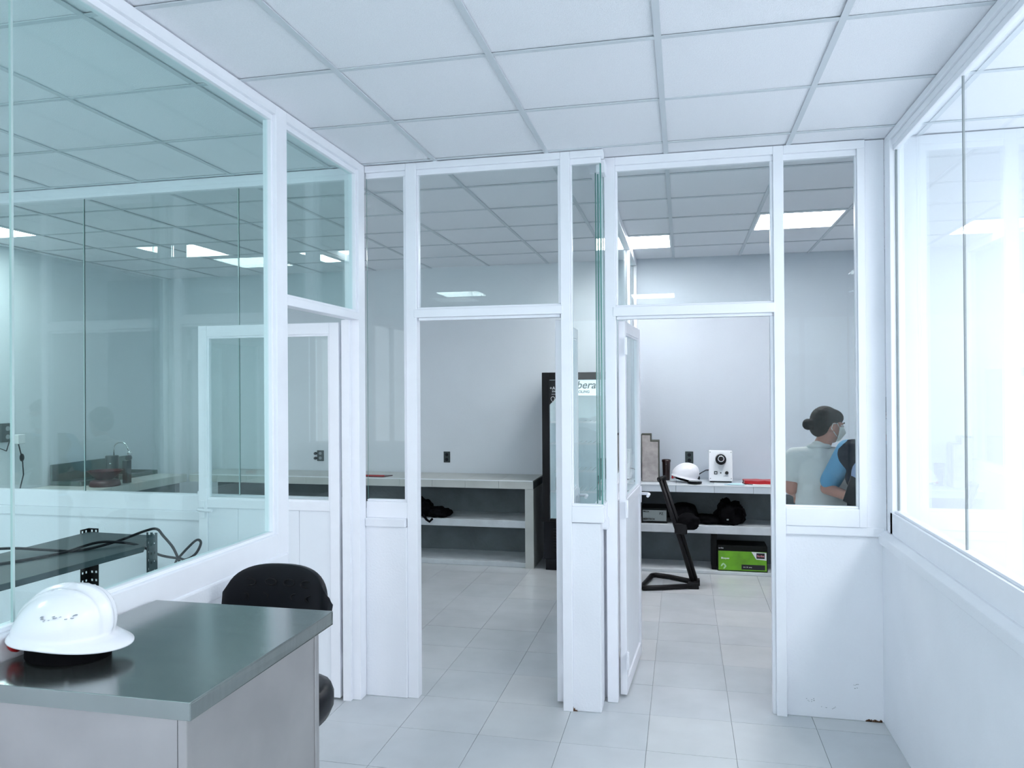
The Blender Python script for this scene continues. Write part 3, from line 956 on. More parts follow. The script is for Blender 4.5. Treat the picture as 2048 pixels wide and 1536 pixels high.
text('sticker_lettering', 'ENERGIA', .022, M['inkwhite'], st, (-1.165, FYF - .0065, 1.632))
text('sticker_lettering', 'S+', .03, M['inkwhite'], st, (-1.12, FYF - .0065, 1.70))
obj('sticker_line', B().box(-1.17, -1.06, FYF - .008, FYF - .0065, 1.612, 1.615), M['inkwhite'], st)
obj('sticker_dot', B().lathe([(.005, FYF - .008), (.005, FYF - .0065)], (-1.125, 0, 1.60), 10, axis='y'), M['red'], st)
obj('sticker_icon', B().tube([(-1.158 + .018 * math.cos(a), FYF - .0075, 1.573 + .018 * math.sin(a)) for a in [(-50 + k * 28) * PI / 180 for k in range(11)]] + [(-1.158, FYF - .0075, 1.540)], .0022, 6, True), M['inkwhite'], st)
gr = B()
for k in range(9):
    gr.box(FX0 + .09, FX1 - .09, FYF + .012, FYF + .022, .16 + k * .026, .172 + k * .026)
obj('grille', gr, M['blackp'], t)
obj('plinth', B().box(FX0 + .02, FX1 - .02, FYF + .022, 7.4, .002, .10), M['black'], t)
t = thing('drink_bottle', 'dark bottle standing on a fridge shelf', 'bottle', (-1.13, FYF + .13, .725))
obj('body', B().lathe([(.030, .724), (.033, .73), (.033, .84), (.014, .87), (.013, .885)], (-1.125, FYF + .13, 0), 16), M['cup'], t)
obj('bottle_cap', B().lathe([(.014, .8855), (.014, .90)], (-1.125, FYF + .13, 0), 12), M['white'], t)
t = thing('pink_jar', 'small pink-lidded jar low in the fridge', 'jar', (-.74, FYF + .14, .725))
obj('body', B().lathe([(.028, .724), (.03, .73), (.03, .78)], (-.74, FYF + .14, 0), 14), M['grey'], t)
obj('jar_lid', B().lathe([(.031, .781), (.031, .80)], (-.74, FYF + .14, 0), 14), M['red'], t)

# ------------------------------------------------------------------ things on the grey counter
ZT = 0.7985
t = thing('stepped_block', 'tall stepped stone-like block at the left end of the grey counter', 'block', (-.31, 7.28, ZT))
P = [(-.372, ZT), (-.226, ZT), (-.226, 1.165), (-.298, 1.165), (-.298, 1.225), (-.372, 1.225)]
obj('face', B().prism(P, 7.215, 7.235), M['stone'], t, .003)
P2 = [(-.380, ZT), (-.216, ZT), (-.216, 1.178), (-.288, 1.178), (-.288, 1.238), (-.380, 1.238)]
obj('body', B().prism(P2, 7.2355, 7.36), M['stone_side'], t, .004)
t = thing('dark_tumbler', 'dark brown tumbler beside the stepped block', 'tumbler', (-.155, 7.36, ZT))
obj('cup', B().lathe([(.030, ZT), (.033, ZT + .005), (.038, .965), (.042, .972), (.042, .99), (.036, .992), (.034, .97), (.03, .81)], (-.155, 7.36, 0), 24, cap=True), M['cup'], t)
obj('highlight_dot', B().lathe([(.005, 7.319), (.005, 7.322)], (-.155, 0, .95), 10, axis='y'), M['chrome'], t)  # small chrome disc set on the tumbler as a glint


def hard_hat(name, label, loc, rot, S=1.0, writing=False, tabs=True):
    """local: front towards +x, rim at z=0"""
    t = thing(name, label, 'hard hat', loc, rot=rot)
    b = B()
    N, K = 112, 22
    a, w_, h = 0.128 * S, 0.104 * S, (0.122 if writing else 0.140) * S
    rings = []
    for k in range(K + 1):
        u = k / K * PI / 2
        ring = []
        for i in range(N):
            th = 2 * PI * i / N
            sr = math.sin(u) ** 0.86
            x = a * sr * math.cos(th)
            y = w_ * sr * math.sin(th)
            z = h * math.cos(u) ** 0.9 if k < K else 0
            x += 0.028 * S * (z / h) ** 1.2 - 0.012 * S * (1 - z / h) * (1 if math.cos(th) < 0 else 0)
            rd = max(0.0, 1 - abs(y) / (0.016 * S)) * min(1, z / (0.03 * S))
            rd2 = max(0.0, 1 - abs(abs(y) - .034 * S) / (0.008 * S)) * min(1, z / (0.05 * S))
            g = 0.009 * S * min(1, rd * 1.8) + 0.005 * S * rd2
            d = Vector((x - 0.02 * S, y, z)).normalized()
            ring.append(b.bm.verts.new(Vector((x, y, z)) + d * g))
        rings.append(ring)
        if k == 0:
            pass
    for e, dz in ((0.35, -0.004), (1.0, -0.012)):
        ring = []
        for i in range(N):
            th = 2 * PI * i / N
            cx = max(0, math.cos(th))
            out = (0.010 + 0.046 * cx ** 2.6) * S
            base = rings[K][i].co
            d = Vector((math.cos(th), math.sin(th) * .9, 0)).normalized()
            ring.append(b.bm.verts.new(Vector((base.x, base.y, 0)) + d * out * e + Vector((0, 0, (dz - 0.010 * cx * e) * S))))
        rings.append(ring)
    ring = [b.bm.verts.new(v.co + Vector((0, 0, -0.004 * S))) for v in rings[-1]]
    rings.append(ring)
    for A_, C_ in zip(rings, rings[1:]):
        for i in range(N):
            f = b.bm.faces.new((A_[i], C_[i], C_[(i + 1) % N], A_[(i + 1) % N]))
            f.smooth = True
    bmesh.ops.remove_doubles(b.bm, verts=b.bm.verts, dist=1e-5)
    bmesh.ops.recalc_face_normals(b.bm, faces=b.bm.faces)
    sh = obj('shell', b, M['hat'], t, local=True)
    md = sh.modifiers.new('thickness', 'SOLIDIFY')
    md.thickness = 0.0025
    md.offset = -1
    sb = B()
    HB = .0585 if writing else .036
    n = 28
    P = [(0.110 * S * math.cos(2 * PI * i / n) + .010 * S, 0.090 * S * math.sin(2 * PI * i / n)) for i in range(n)]
    for i in range(n):
        p, q = P[i], P[(i + 1) % n]
        v = [sb.bm.verts.new((p[0], p[1], -HB)), sb.bm.verts.new((q[0], q[1], -HB)), sb.bm.verts.new((q[0], q[1], .03 * S)), sb.bm.verts.new((p[0], p[1], .03 * S))]
        sb.bm.faces.new(v)
    bmesh.ops.remove_doubles(sb.bm, verts=sb.bm.verts, dist=1e-5)
    so = obj('headband', sb, M['blackm'], t, local=True, label='black inner headband')
    md = so.modifiers.new('thickness', 'SOLIDIFY')
    md.thickness = 0.004
    obj('suspension_web', B().tube([(-.09 * S, 0, .01 * S), (-.05 * S, 0, .09 * S), (.02 * S, 0, .11 * S), (.07 * S, 0, .08 * S), (.1 * S, 0, .01 * S)], .008 * S, 6)
        .tube([(0.01, -.08 * S, .01 * S), (0.01, -.04 * S, .09 * S), (.01, 0, .105 * S), (0.01, .04 * S, .09 * S), (.01, .08 * S, .01 * S)], .008 * S, 6), M['blackm'], t, local=True)
    kn = B().lathe([(.021 * S, -.012), (.024 * S, -.006), (.024 * S, .004), (.012 * S, .006), (.012 * S, .018)], (-.120 * S, -.03 * S, -.030 * S), 18, axis='x')
    obj('ratchet_knob', kn, M['red'], t, local=True, label='red ratchet knob')
    if tabs:
        for x, y in ((0.075 * S, -.088 * S), (-.11 * S, -.055 * S)):
            obj('strap_tab', B().prism([(x - .008, -.012), (x + .008, -.012), (x + .003, -.026), (x - .003, -.026)], y - .001, y + .002), M['hat'], t, local=True)
    if writing:
        wr = B()
        random.seed(11)
        for k in range(16):
            xx = random.uniform(.0, .085) * S
            zz = .062 * S + random.uniform(-.007, .007)
            yy = -w_ * math.sqrt(max(0.05, 1 - (xx / a) ** 2)) * .925 - .001
            wr.box(xx, xx + random.uniform(.002, .006), yy - .002, yy + .004, zz, zz + random.uniform(.0008, .0022))
        obj('worn_writing', wr, M['inkgrey'], t, local=True)
    return t


hard_hat('hard_hat', 'white hard hat on the grey counter in front of the dark socket', (0.018, 7.24, .852), (0, math.radians(11), math.radians(-8)), 0.86)
# tray under second hat, plug, cable and the lab device
t = thing('black_dish', 'small dark oval dish under the peak of the counter hard hat', 'dish', (.10, 7.12, ZT))
obj('dish', B().lathe([(.05, ZT), (.062, ZT + .004), (.066, ZT + .016), (.058, ZT + .014), (.04, ZT + .006)], (.10, 7.12, 0), 24), M['black'], t)
obj('dish_lid', B().ell((.10, 7.13, ZT + .022), (.055, .035, .007)), M['grey'], t)
DX, DY = .335, 7.30
t = thing('lab_device', 'white upright lab device with a black round head', 'lab device', (DX, DY, ZT))
bd = B().prism([(DY - .055, ZT + .012), (DY + .07, ZT + .012), (DY + .07, 1.085), (DY - .02, 1.085)], DX - .105, DX + .105, 'x')
obj('housing', bd, M['white'], t, .004)
obj('foot_plate', B().box(DX - .095, DX + .095, DY - .045, DY + .065, ZT, ZT + .012), M['black'], t)
sl = (0.035) / (1.085 - ZT - .012)


def fy(z, off=0.0):
    return DY - .055 + (z - ZT - .012) * sl - off


obj('flange', B().lathe([(.052, fy(1.02) - .012), (.052, fy(1.02) + .004)], (DX, 0, 1.02), 28, axis='y'), M['white'], t)
obj('head_ring', B().lathe([(.044, fy(1.02) - .07), (.047, fy(1.02) - .06), (.043, fy(1.02) - .05), (.048, fy(1.02) - .04), (.043, fy(1.02) - .03), (.048, fy(1.02) - .0125)], (DX, 0, 1.01), 28, axis='y'), M['black'], t)
obj('chrome_ring', B().lathe([(.0455, fy(1.02) - .036), (.0485, fy(1.02) - .034), (.0455, fy(1.02) - .032)], (DX, 0, 1.01), 28, axis='y', cap=False), M['chrome'], t)
obj('head_cup', B().lathe([(.026, fy(1.02) - .086), (.030, fy(1.02) - .082), (.030, fy(1.02) - .0705)], (DX, 0, 1.02), 24, axis='y'), M['chrome'], t)
obj('head_bore', B().lathe([(.021, fy(1.02) - .088), (.021, fy(1.02) - .0865)], (DX, 0, 1.02), 20, axis='y'), M['ink'], t)
obj('rocker_switch', B().box(DX - .06, DX - .03, fy(.885) - .006, fy(.885) + .004, .872, .900).box(DX - .055, DX - .035, fy(.885) - .009, fy(.885) - .006, .877, .895), M['darkgreen'], t)
obj('rocker_face', B().box(DX - .053, DX - .037, fy(.885) - .0105, fy(.885) - .0092, .880, .892), M['white'], t)
obj('indicator', B().lathe([(.006, fy(.885) - .006), (.006, fy(.885) + .003)], (DX - .0, 0, .886), 12, axis='y'), M['ink'], t)
obj('dial', B().lathe([(.014, fy(.885) - .014), (.016, fy(.885) + .003)], (DX + .053, 0, .886), 18, axis='y'), M['ink'], t)
for sx in (-1, 1):
    for zz in (.835, 1.072):
        obj('screw', B().lathe([(.0035, fy(zz) - .003), (.0035, fy(zz) + .002)], (DX + sx * .092, 0, zz), 8, axis='y'), M['ink'], t)
text('lettering', 'LABEL', .018, M['inkgrey'], t, (DX + .022, fy(.86) - .001, .853))
obj('cable', B().tube([(DX - .106, DY, .905), (DX - .13, DY - .01, .905), (DX - .17, DY - .03, .885), (DX - .205, DY - .05, .86)], .005, 8), M['black'], t)
obj('cable_coil', B().tube([(DX - .215 + .022 * math.cos(a), DY - .05, .835 + .022 * math.sin(a)) for a in [k * PI / 6 for k in range(12)]], .009, 8, True).ell((DX - .215, DY - .05, .835), (.02, .014, .02)), M['black'], t)
t = thing('face_mask', 'pale blue face mask lying in front of the lab device', 'face mask', (.45, 7.11, ZT))
mb = B().prism([(.38, 7.075), (.53, 7.075), (.50, 7.17), (.42, 7.165)], ZT + .001, ZT + .008, 'z')
obj('cloth', mb, M['maskblue'], t, .002)
obj('ear_loop', B().tube([(.385, 7.08, ZT + .003), (.36, 7.085, ZT + .003), (.355, 7.10, ZT + .003), (.40, 7.12, ZT + .004)], .0015, 5), M['maskblue'], t)
t = thing('red_folder', 'bright red crumpled folder at the right end of the grey counter', 'folder', (.70, 7.2, ZT))
rb = B().box(.53, .93, 7.13, 7.28, ZT + .006, ZT + .034)
bmesh.ops.subdivide_edges(rb.bm, edges=rb.bm.edges[:], cuts=6, use_grid_fill=True)
for v in rb.bm.verts:
    v.co.z += .006 * noise.noise(v.co * 18)
    v.co.x += .01 * noise.noise(v.co * 13 + Vector((5, 0, 0)))
obj('cover', rb, M['red'], t)
obj('papers', B().prism([(.545, 7.09), (.93, 7.10), (.93, 7.24), (.56, 7.24)], ZT, ZT + .005, 'z'), M['paper'], t)
obj('strap', B().tube([(.53, 7.17, ZT + .03), (.515, 7.14, ZT + .015), (.54, 7.11, ZT + .008), (.60, 7.095, ZT + .006)], .003, 6), M['black'], t)

# shelf contents
ZS, ZK = .432, .030
t = thing('labelled_box', 'dark box with a grey label on the shelf of the grey counter', 'box', (-.25, 7.2, ZS))
obj('carton', B().box(-.375, -.145, 7.12, 7.40, ZS, ZS + .135), M['blackcard'], t, .003)
obj('label_card', B().box(-.365, -.152, 7.118, 7.1199, ZS + .02, ZS + .118), M['label'], t)
text('lettering', 'MILCA', .018, M['ink'], t, (-.36, 7.117, ZS + .098), bold=.0005)
text('lettering', 'MERTECH', .024, M['ink'], t, (-.362, 7.117, ZS + .028), bold=.0008)
text('lettering', 'PZ', .03, M['ink'], t, (-.215, 7.117, ZS + .078), bold=.0006)
t = thing('black_case', 'black rounded case on the shelf beside the labelled box', 'case', (0, 7.2, ZS))
obj('body', lump((.0, 7.22, ZS + .085), (.13, .13, .10), 2.2, 4, .12), M['blackm'], t)
obj('lower_part', lump((.20, 7.22, ZS + .035), (.14, .12, .045), 7.2, 4, .2), M['blackm'], t)
t = thing('black_backpack', 'black backpack slumped on the shelf of the grey counter', 'backpack', (.4, 7.2, ZS))
obj('body', lump((.41, 7.22, ZS + .095), (.125, .13, .125), 9.1, 4, .4), M['blackm'], t)
obj('strap', B().tube([(.47, 7.11, ZS + .16), (.52, 7.10, ZS + .15), (.535, 7.10, ZS + .10), (.50, 7.10, ZS + .03)], .012, 6), M['blackm'], t)
obj('buckle', B().box(.375, .392, 7.086, 7.090, ZS + .05, ZS + .062), M['label'], t)
t = thing('paper_carton', 'lime green and black paper carton on the base shelf', 'box', (.5, 7.2, ZK))
obj('carton', B().box(.295, .72, 7.10, 7.34, ZK, ZK + .228), M['blackcard'], t, .002)
obj('green_front', B().box(.302, .714, 7.0985, 7.0999, ZK + .008, ZK + .178), M['green'], t)
obj('white_corner', B().prism([(.585, ZK + .177), (.712, ZK + .172), (.712, ZK + .105), (.625, ZK + .112)], 7.0970, 7.0984), M['paper'], t)
obj('brand_plate', B().box(.627, .697, 7.0955, 7.0969, ZK + .120, ZK + .168), M['ink'], t, .0)
text('brand_lettering', 'Scribe', .024, mat('pink_ink', (.7, .25, .3), .6), t, (.633, 7.0948, ZK + .135), bold=.0006)
text('lettering', 'Bloques', .022, M['inkwhite'], t, (.325, 7.0978, ZK + .107), bold=.0005)
text('lettering', 'scribe', .018, M['inkwhite'], t, (.303, 7.0985, ZK + .198))
text('small_lettering', 'papel reciclado ecologico', .012, M['green'], t, (.325, 7.0978, ZK + .135))
obj('black_badge', B().box(.50, .70, 7.0968, 7.0984, ZK + .018, ZK + .062), M['ink'], t)
text('badge_lettering', '216  50  carta', .013, M['inkwhite'], t, (.515, 7.0958, ZK + .036))
lf = B()
for ang, cx, cz in ((.9, .335, ZK + .055), (-.9, .358, ZK + .052), (.9, .357, ZK + .033)):
    pts = []
    for k in range(10):
        a = 2 * PI * k / 10
        u, v = .019 * math.cos(a), .007 * math.sin(a)
        pts.append((cx + u * math.cos(ang) - v * math.sin(ang), cz + u * math.sin(ang) + v * math.cos(ang)))
    lf.prism(pts, 7.0968, 7.0984)
obj('leaf_mark', lf, mat('pale_green_ink', (.45, .7, .4), .6), t)
t = thing('black_carton', 'plain black carton left of the green carton', 'box', (.24, 7.2, ZK))
obj('carton', B().box(.245, .290, 7.13, 7.36, ZK, ZK + .30), M['blackcard'], t, .002)
obj('lid_edge', B().box(.243, .292, 7.128, 7.362, ZK + .3005, ZK + .32), M['blackcard'], t)

# black floor stand with triangular loop base and slanted pole
t = thing('floor_stand', 'black metal floor stand with a slanted double pole and triangular base', 'stand', (0, 6.6, 0))
zb = .022
obj('base_loop', B().tube([(.075, 6.545, zb), (-.2, 6.44, zb), (-.325, 6.40, zb), (-.345, 6.43, zb), (-.31, 6.62, zb), (-.275, 6.84, zb), (-.24, 6.865, zb), (-.12, 6.82, zb), (.08, 6.68, zb)], .021, 8), M['blackp'], t)
obj('foot', B().box(.03, .12, 6.52, 6.60, .001, .05), M['blackp'], t, .004)
obj('foot', B().box(.04, .13, 6.63, 6.71, .001, .05), M['blackp'], t, .004)
obj('pole', B().tube([(.072, 6.59, .035), (-.05, 6.60, .45), (-.192, 6.60, .90)], .017, 8), M['blackp'], t)
obj('pole', B().tube([(.105, 6.62, .035), (-.02, 6.63, .45), (-.165, 6.63, .895)], .017, 8), M['blackp'], t)
obj('pole_cap', B().tube([(-.205, 6.595, .89), (-.150, 6.635, .905)], .022, 8), M['blackp'], t)
obj('clamp', B().box(-.075, .03, 6.57, 6.66, .44, .53), M['blackp'], t, .01)
obj('pad', lump((.03, 6.66, .53), (.10, .09, .075), 3.7, 4, .15), M['blackm'], t)

# ------------------------------------------------------------------ left room: slotted-angle shelf and cable
t = thing('slotted_rack', 'dark steel slotted-angle shelf rack in the left room', 'shelf rack', (-2.95, 2.9, 0))
SX0, SX1, SY1, SZ = -3.20, -2.665, 3.60, .90
SP = [(SX0, 1.6), (-2.77, 1.6), (-2.625, 3.33), (-2.80, 3.60), (SX0, 3.62)]
obj('shelf', B().prism(SP, SZ - .028, SZ, 'z'), M['shelfm'], t, .002)
obj('lower_shelf', B().prism(SP, .52, .55, 'z'), M['shelfm'], t, .002)


def angle_post(x, y, sx, sy, top, bright):
    w_ = .062
    # slotted leg: two perforated flanges with real holes made as gaps between bars
    f = B()
    z = 0.0
    pitch, hole = .045, .012
    n = int(top / pitch)
    for k in range(n + 1):
        z0 = k * pitch + hole
        z1 = min((k + 1) * pitch, top)
        if z0 < top:
            a, c = sorted((x, x + sx * w_))
            f.box(a, c, y - .001, y + .001, z0, z1)
            a, c = sorted((y, y + sy * w_))
            f.box(x - .001, x + .001, a, c, z0, z1)
        z2 = k * pitch
        for u0, u1 in ((0, .014), (.026, .040), (.052, .062)):
            if z2 < top:
                a, c = sorted((x + sx * u0, x + sx * u1))
                f.box(a, c, y - .001, y + .001, z2, z2 + hole)
                a, c = sorted((y + sy * u0, y + sy * u1))
                f.box(x - .001, x + .001, a, c, z2, z2 + hole)
    return obj('leg', f, M['blackp'] if not bright else M['shelfm'], t)


angle_post(SX0, SY1 + .022, 1, -1, .920, False)
angle_post(-2.600, 3.40, -1, -1, .955, True)
angle_post(SX0, 1.65, 1, 1, .945, False)
angle_post(-2.755, 1.60, -1, 1, .94, False)
t = thing('black_cable', 'thin black cable lying over the rack shelf and looped at its end', 'cable', (-2.9, 3.1, .91))
pts = [(-3.25, 2.95, .935), (-3.12, 3.05, .93), (-2.98, 3.10, .918), (-2.86, 3.17, .905), (-2.78, 3.32, .92), (-2.72, 3.46, .95), (-2.68, 3.50, .955), (-2.64, 3.50, .92), (-2.60, 3.52, .86), (-2.575, 3.53, .80)]
def spline(P, n=6):
    out = []
    P = [Vector(p) for p in P]
    for i in range(len(P) - 1):
        p0, p1, p2, p3 = P[max(i - 1, 0)], P[i], P[i + 1], P[min(i + 2, len(P) - 1)]
        for k in range(n):
            u = k / n
            out.append(0.5 * ((2 * p1) + (-p0 + p2) * u + (2 * p0 - 5 * p1 + 4 * p2 - p3) * u * u + (-p0 + 3 * p1 - 3 * p2 + p3) * u ** 3))
    out.append(P[-1])
    return out


obj('cable', B().tube(spline(pts), .0068, 6), M['black'], t)
pts = [(-3.05, 2.75, .905), (-2.95, 2.92, .907), (-2.88, 3.10, .909), (-2.82, 3.25, .93), (-2.73, 3.33, .915), (-2.68, 3.38, .89), (-2.63, 3.46, .83), (-2.575, 3.53, .80)]
obj('cable', B().tube(spline(pts), .0068, 6), M['black'], t)
pts = [(-2.575, 3.53, .80), (-2.53, 3.54, .85), (-2.48, 3.55, .895), (-2.455, 3.55, .88), (-2.48, 3.54, .825), (-2.53, 3.53, .795), (-2.575, 3.53, .80), (-2.60, 3.53, .76), (-2.63, 3.52, .72)]
obj('loop', B().tube(spline(pts), .0068, 6), M['black'], t)
obj('cable_end', B().tube([(-2.575, 3.53, .80), (-2.555, 3.53, .76), (-2.54, 3.53, .72)], .0068, 6), M['black'], t)
obj('knot', B().ell((-2.575, 3.53, .80), (.012, .012, .012)), M['black'], t)

# ------------------------------------------------------------------ foreground: steel table, hard hat, chair
ZD = .995
t = thing('steel_table', 'stainless steel work table in the near left corner', 'table', (-1.38, 1.85, 0))
TX0, TX1, TY0, TY1 = -1.684, -1.060, 1.492, 2.196
tp = B().box(TX0, TX1, TY0, TY1, ZD - .004, ZD)
tp.box(TX0, TX1, TY0, TY0 + .003, ZD - .042, ZD - .004).box(TX0, TX1, TY1 - .003, TY1, ZD - .042, ZD - .004)
tp.box(TX1 - .003, TX1, TY0 + .003, TY1 - .003, ZD - .042, ZD - .004).box(TX0, TX0 + .003, TY0 + .003, TY1 - .003, ZD - .042, ZD - .004)
bmesh.ops.remove_doubles(tp.bm, verts=tp.bm.verts, dist=1e-5)
obj('tabletop', tp, M['steel'], t, .002)
lx0, lx1, ly0, ly1 = TX0 + .02, TX1 - .022, TY0 + .018, TY1 - .05
LW = .024
for (x, y) in ((lx0, ly0), (lx1 - LW, ly0), (lx0, ly1 - LW), (lx1 - LW, ly1 - LW)):
    obj('leg', B().box(x, x + LW, y, y + LW, 0.003, ZD - .005), M['steel_side'], t, .003)
obj('front_panel', B().box(lx0 + LW + .001, lx1 - LW - .003, ly0 + .004, ly0 + .006, .12, ZD - .005), M['steel_side'], t)
obj('side_panel', B().box(lx1 - .006, lx1 - .004, ly0 + LW + .003, ly1 - LW - .001, .12, ZD - .005), M['steel_side'], t)
obj('side_panel', B().box(lx0 + .004, lx0 + .006, ly0 + LW + .001, ly1 - LW - .001, .12, ZD - .005), M['steel_side'], t)
obj('bottom_shelf', B().box(lx0 + LW + .002, lx1 - LW - .002, ly0 + .01, ly1 - .01, .12, .135), M['steel_side'], t)
obj('panel_seam', B().box(lx1 - LW - .002, lx1 - LW, ly0 + .003, ly0 + .005, .12, ZD - .042), M['ink'], t)

hard_hat('hard_hat', 'white hard hat resting on the near corner of the steel table', (-1.566, 1.692, ZD + .0630), (0, math.radians(1.5), math.radians(3)), 0.97, writing=True)

# chair behind the table: moulded black back with oval hollows
t = thing('office_chair', 'black moulded plastic chair pushed behind the steel table', 'chair', (-1.42, 2.42, 0))
bk = B()
NU, NV = 26, 14
grid = []
cxb, zt, zbm, hw = -1.421, 1.046, .845, .196
for j in range(NV + 1):
    v = j / NV
    z = zbm + (zt - zbm) * v
    row = []
    for i in range(NU + 1):
        u = math.sin(PI / 2 * (-1 + 2 * i / NU))
        # outline: wide flat-topped arch with rounded shoulders
        au = abs(u)
        px = hw * u
        zz = zbm + (zt - .125 * (1 - (1 - min(1, au) ** 2.9) ** (1 / 2.9)) - zbm) * v
        yy = 2.53 - .05 * u * u + .02 * v
        row.append(bk.bm.verts.new((cxb + px, yy, zz)))
    grid.append(row)
for j in range(NV):
    for i in range(NU):
        f = bk.bm.faces.new((grid[j][i], grid[j][i + 1], grid[j + 1][i + 1], grid[j + 1][i]))
        f.smooth = True
bo = obj('backrest', bk, M['black'], t)
md = bo.modifiers.new('thickness', 'SOLIDIFY')
md.thickness = .022
md.offset = 1
md = bo.modifiers.new('bevel', 'BEVEL')
md.width = .006
md.segments = 2
for r_, (z, n) in enumerate(((.985, 4), (.935, 5))):
    for k in range(n):
        x = cxb + (-.115 + .23 * k / (n - 1)) * (0.95 if r_ == 0 else 1.15)
        yy = 2.53 - .05 * ((x - cxb) / hw) ** 2 + .016
        dm = B()
        dm.tube([(x + .021 * math.cos(a), yy - .0265, z + .012 * math.sin(a)) for a in [q * PI / 8 for q in range(16)]], .0022, 6, True)
        obj('oval_recess', dm, M['blackp'], t)
sc = B()
NS = 30
for s_, zz in ((1, .60), (1.0, .575), (.9, .50), (.45, .485)):
    pass
prof = [(.10, .680), (.17, .683), (.195, .674), (.205, .645), (.205, .610), (.19, .575), (.15, .560), (.06, .558)]
rings = []
for r, z in prof:
    ring = []
    for k in range(NS):
        a = 2 * PI * k / NS
        ca, sa = math.cos(a), math.sin(a)
        e = (abs(ca) ** 2.6 + abs(sa) ** 2.6) ** (-1 / 2.6)
        ring.append(sc.bm.verts.new((-1.36 + r * e * ca, 2.33 + r * .95 * e * sa, z)))
    rings.append(ring)
for A_, C_ in zip(rings, rings[1:]):
    for k in range(NS):
        f = sc.bm.faces.new((A_[k], A_[(k + 1) % NS], C_[(k + 1) % NS], C_[k]))
        f.smooth = True
sc.bm.faces.new(rings[0][::-1])
sc.bm.faces.new(rings[-1])
bmesh.ops.recalc_face_normals(sc.bm, faces=sc.bm.faces)
obj('seat', sc, M['black'], t)
obj('back_support', B().tube([(-1.41, 2.40, .57), (-1.42, 2.56, .57), (-1.425, 2.585, .65), (-1.425, 2.58, .88)], .016, 8), M['blackp'], t)
obj('pedestal', B().lathe([(.025, .10), (.025, .30), (.018, .30), (.018, .557)], (-1.36, 2.33, 0), 16), M['blackp'], t)
for k in range(5):
    a = 2 * PI * k / 5 + .3
    ca, sa = math.cos(a), math.sin(a)
    lg = obj('leg', B().tube([(-1.36, 2.33, .11), (-1.36 + .2 * ca, 2.33 + .2 * sa, .075)], [.022, .014], 8), M['blackp'], t)
    obj('caster', B().lathe([(.03, -.012), (.03, .012)], (-1.36 + .2 * ca, 2.33 + .2 * sa, .031), 16, axis='x'), M['black'], lg)


# ------------------------------------------------------------------ people
def hand(b, wrist, d, palm_n, S=1.0, curl=.5):
    """palm and five bent fingers; d = direction of the hand, palm_n = palm normal"""
    d = Vector(d).normalized()
    n = Vector(palm_n)
    n = (n - d * n.dot(d)).normalized()
    s = d.cross(n)
    wv = Vector(wrist)
    for k in range(-1, 2):
        b.cap(wv + s * .018 * k * S, wv + d * .075 * S + s * .025 * k * S, .015 * S, .013 * S)
    L = (.062, .072, .066, .052)
    for k in range(4):
        p = wv + d * .085 * S + s * (-.030 + .020 * k) * S
        for q in range(3):
            ang = curl * (q + .6) * .8
            dd = (d * math.cos(ang) + n * math.sin(ang)).normalized()
            e = p + dd * L[k] * S / 2.6
            b.cap(p, e, (.0088 - .0008 * q) * S, (.0082 - .0008 * q) * S)
            p = e
    p = wv + d * .025 * S - s * .030 * S
    e = p + (d * .6 - s * .7 + n * .3).normalized() * .035 * S
    b.cap(p, e, .012 * S, .0095 * S)
    b.cap(e, e + (d * .9 - s * .1 + n * .4).normalized() * .03 * S, .0095 * S, .008 * S)


def head_parts(hm, scale=1.0):
    """returns shapes in head space (face towards +y, centre of skull at origin)"""
    b = B()
    b.ell((0, -.012, .018), (.074, .092, .092))
    b.ell((0, .030, -.020), (.056, .060, .080))
    b.ell((0, .050, -.078), (.030, .030, .024))
    b.ell((-.028, .018, -.066), (.028, .045, .022), (0, 0, .35))
    b.ell((.028, .018, -.066), (.028, .045, .022), (0, 0, -.35))
    b.cap((0, .083, .008), (0, .103, -.026), .008, .012)
    b.ell((-.010, .092, -.030), (.008, .009, .007))
    b.ell((.010, .092, -.030), (.008, .009, .007))
    b.ell((0, .080, .026), (.048, .014, .008))
    b.ell((0, .080, -.052), (.022, .012, .005))
    b.ell((0, .079, -.061), (.019, .012, .006))
    for s in (-1, 1):
        b.ell((s * .075, -.004, -.010), (.008, .019, .031), (0, 0, s * -.35))
        b.ell((s * .038, .062, -.022), (.018, .014, .013))
    for v in b.bm.verts:
        v.co = hm @ (v.co * scale)
    return b


def join(dst, src):
    vm = {}
    for v in src.bm.verts:
        vm[v] = dst.bm.verts.new(v.co)
    for f in src.bm.faces:
        dst.bm.faces.new([vm[v] for v in f.verts])
    src.bm.free()


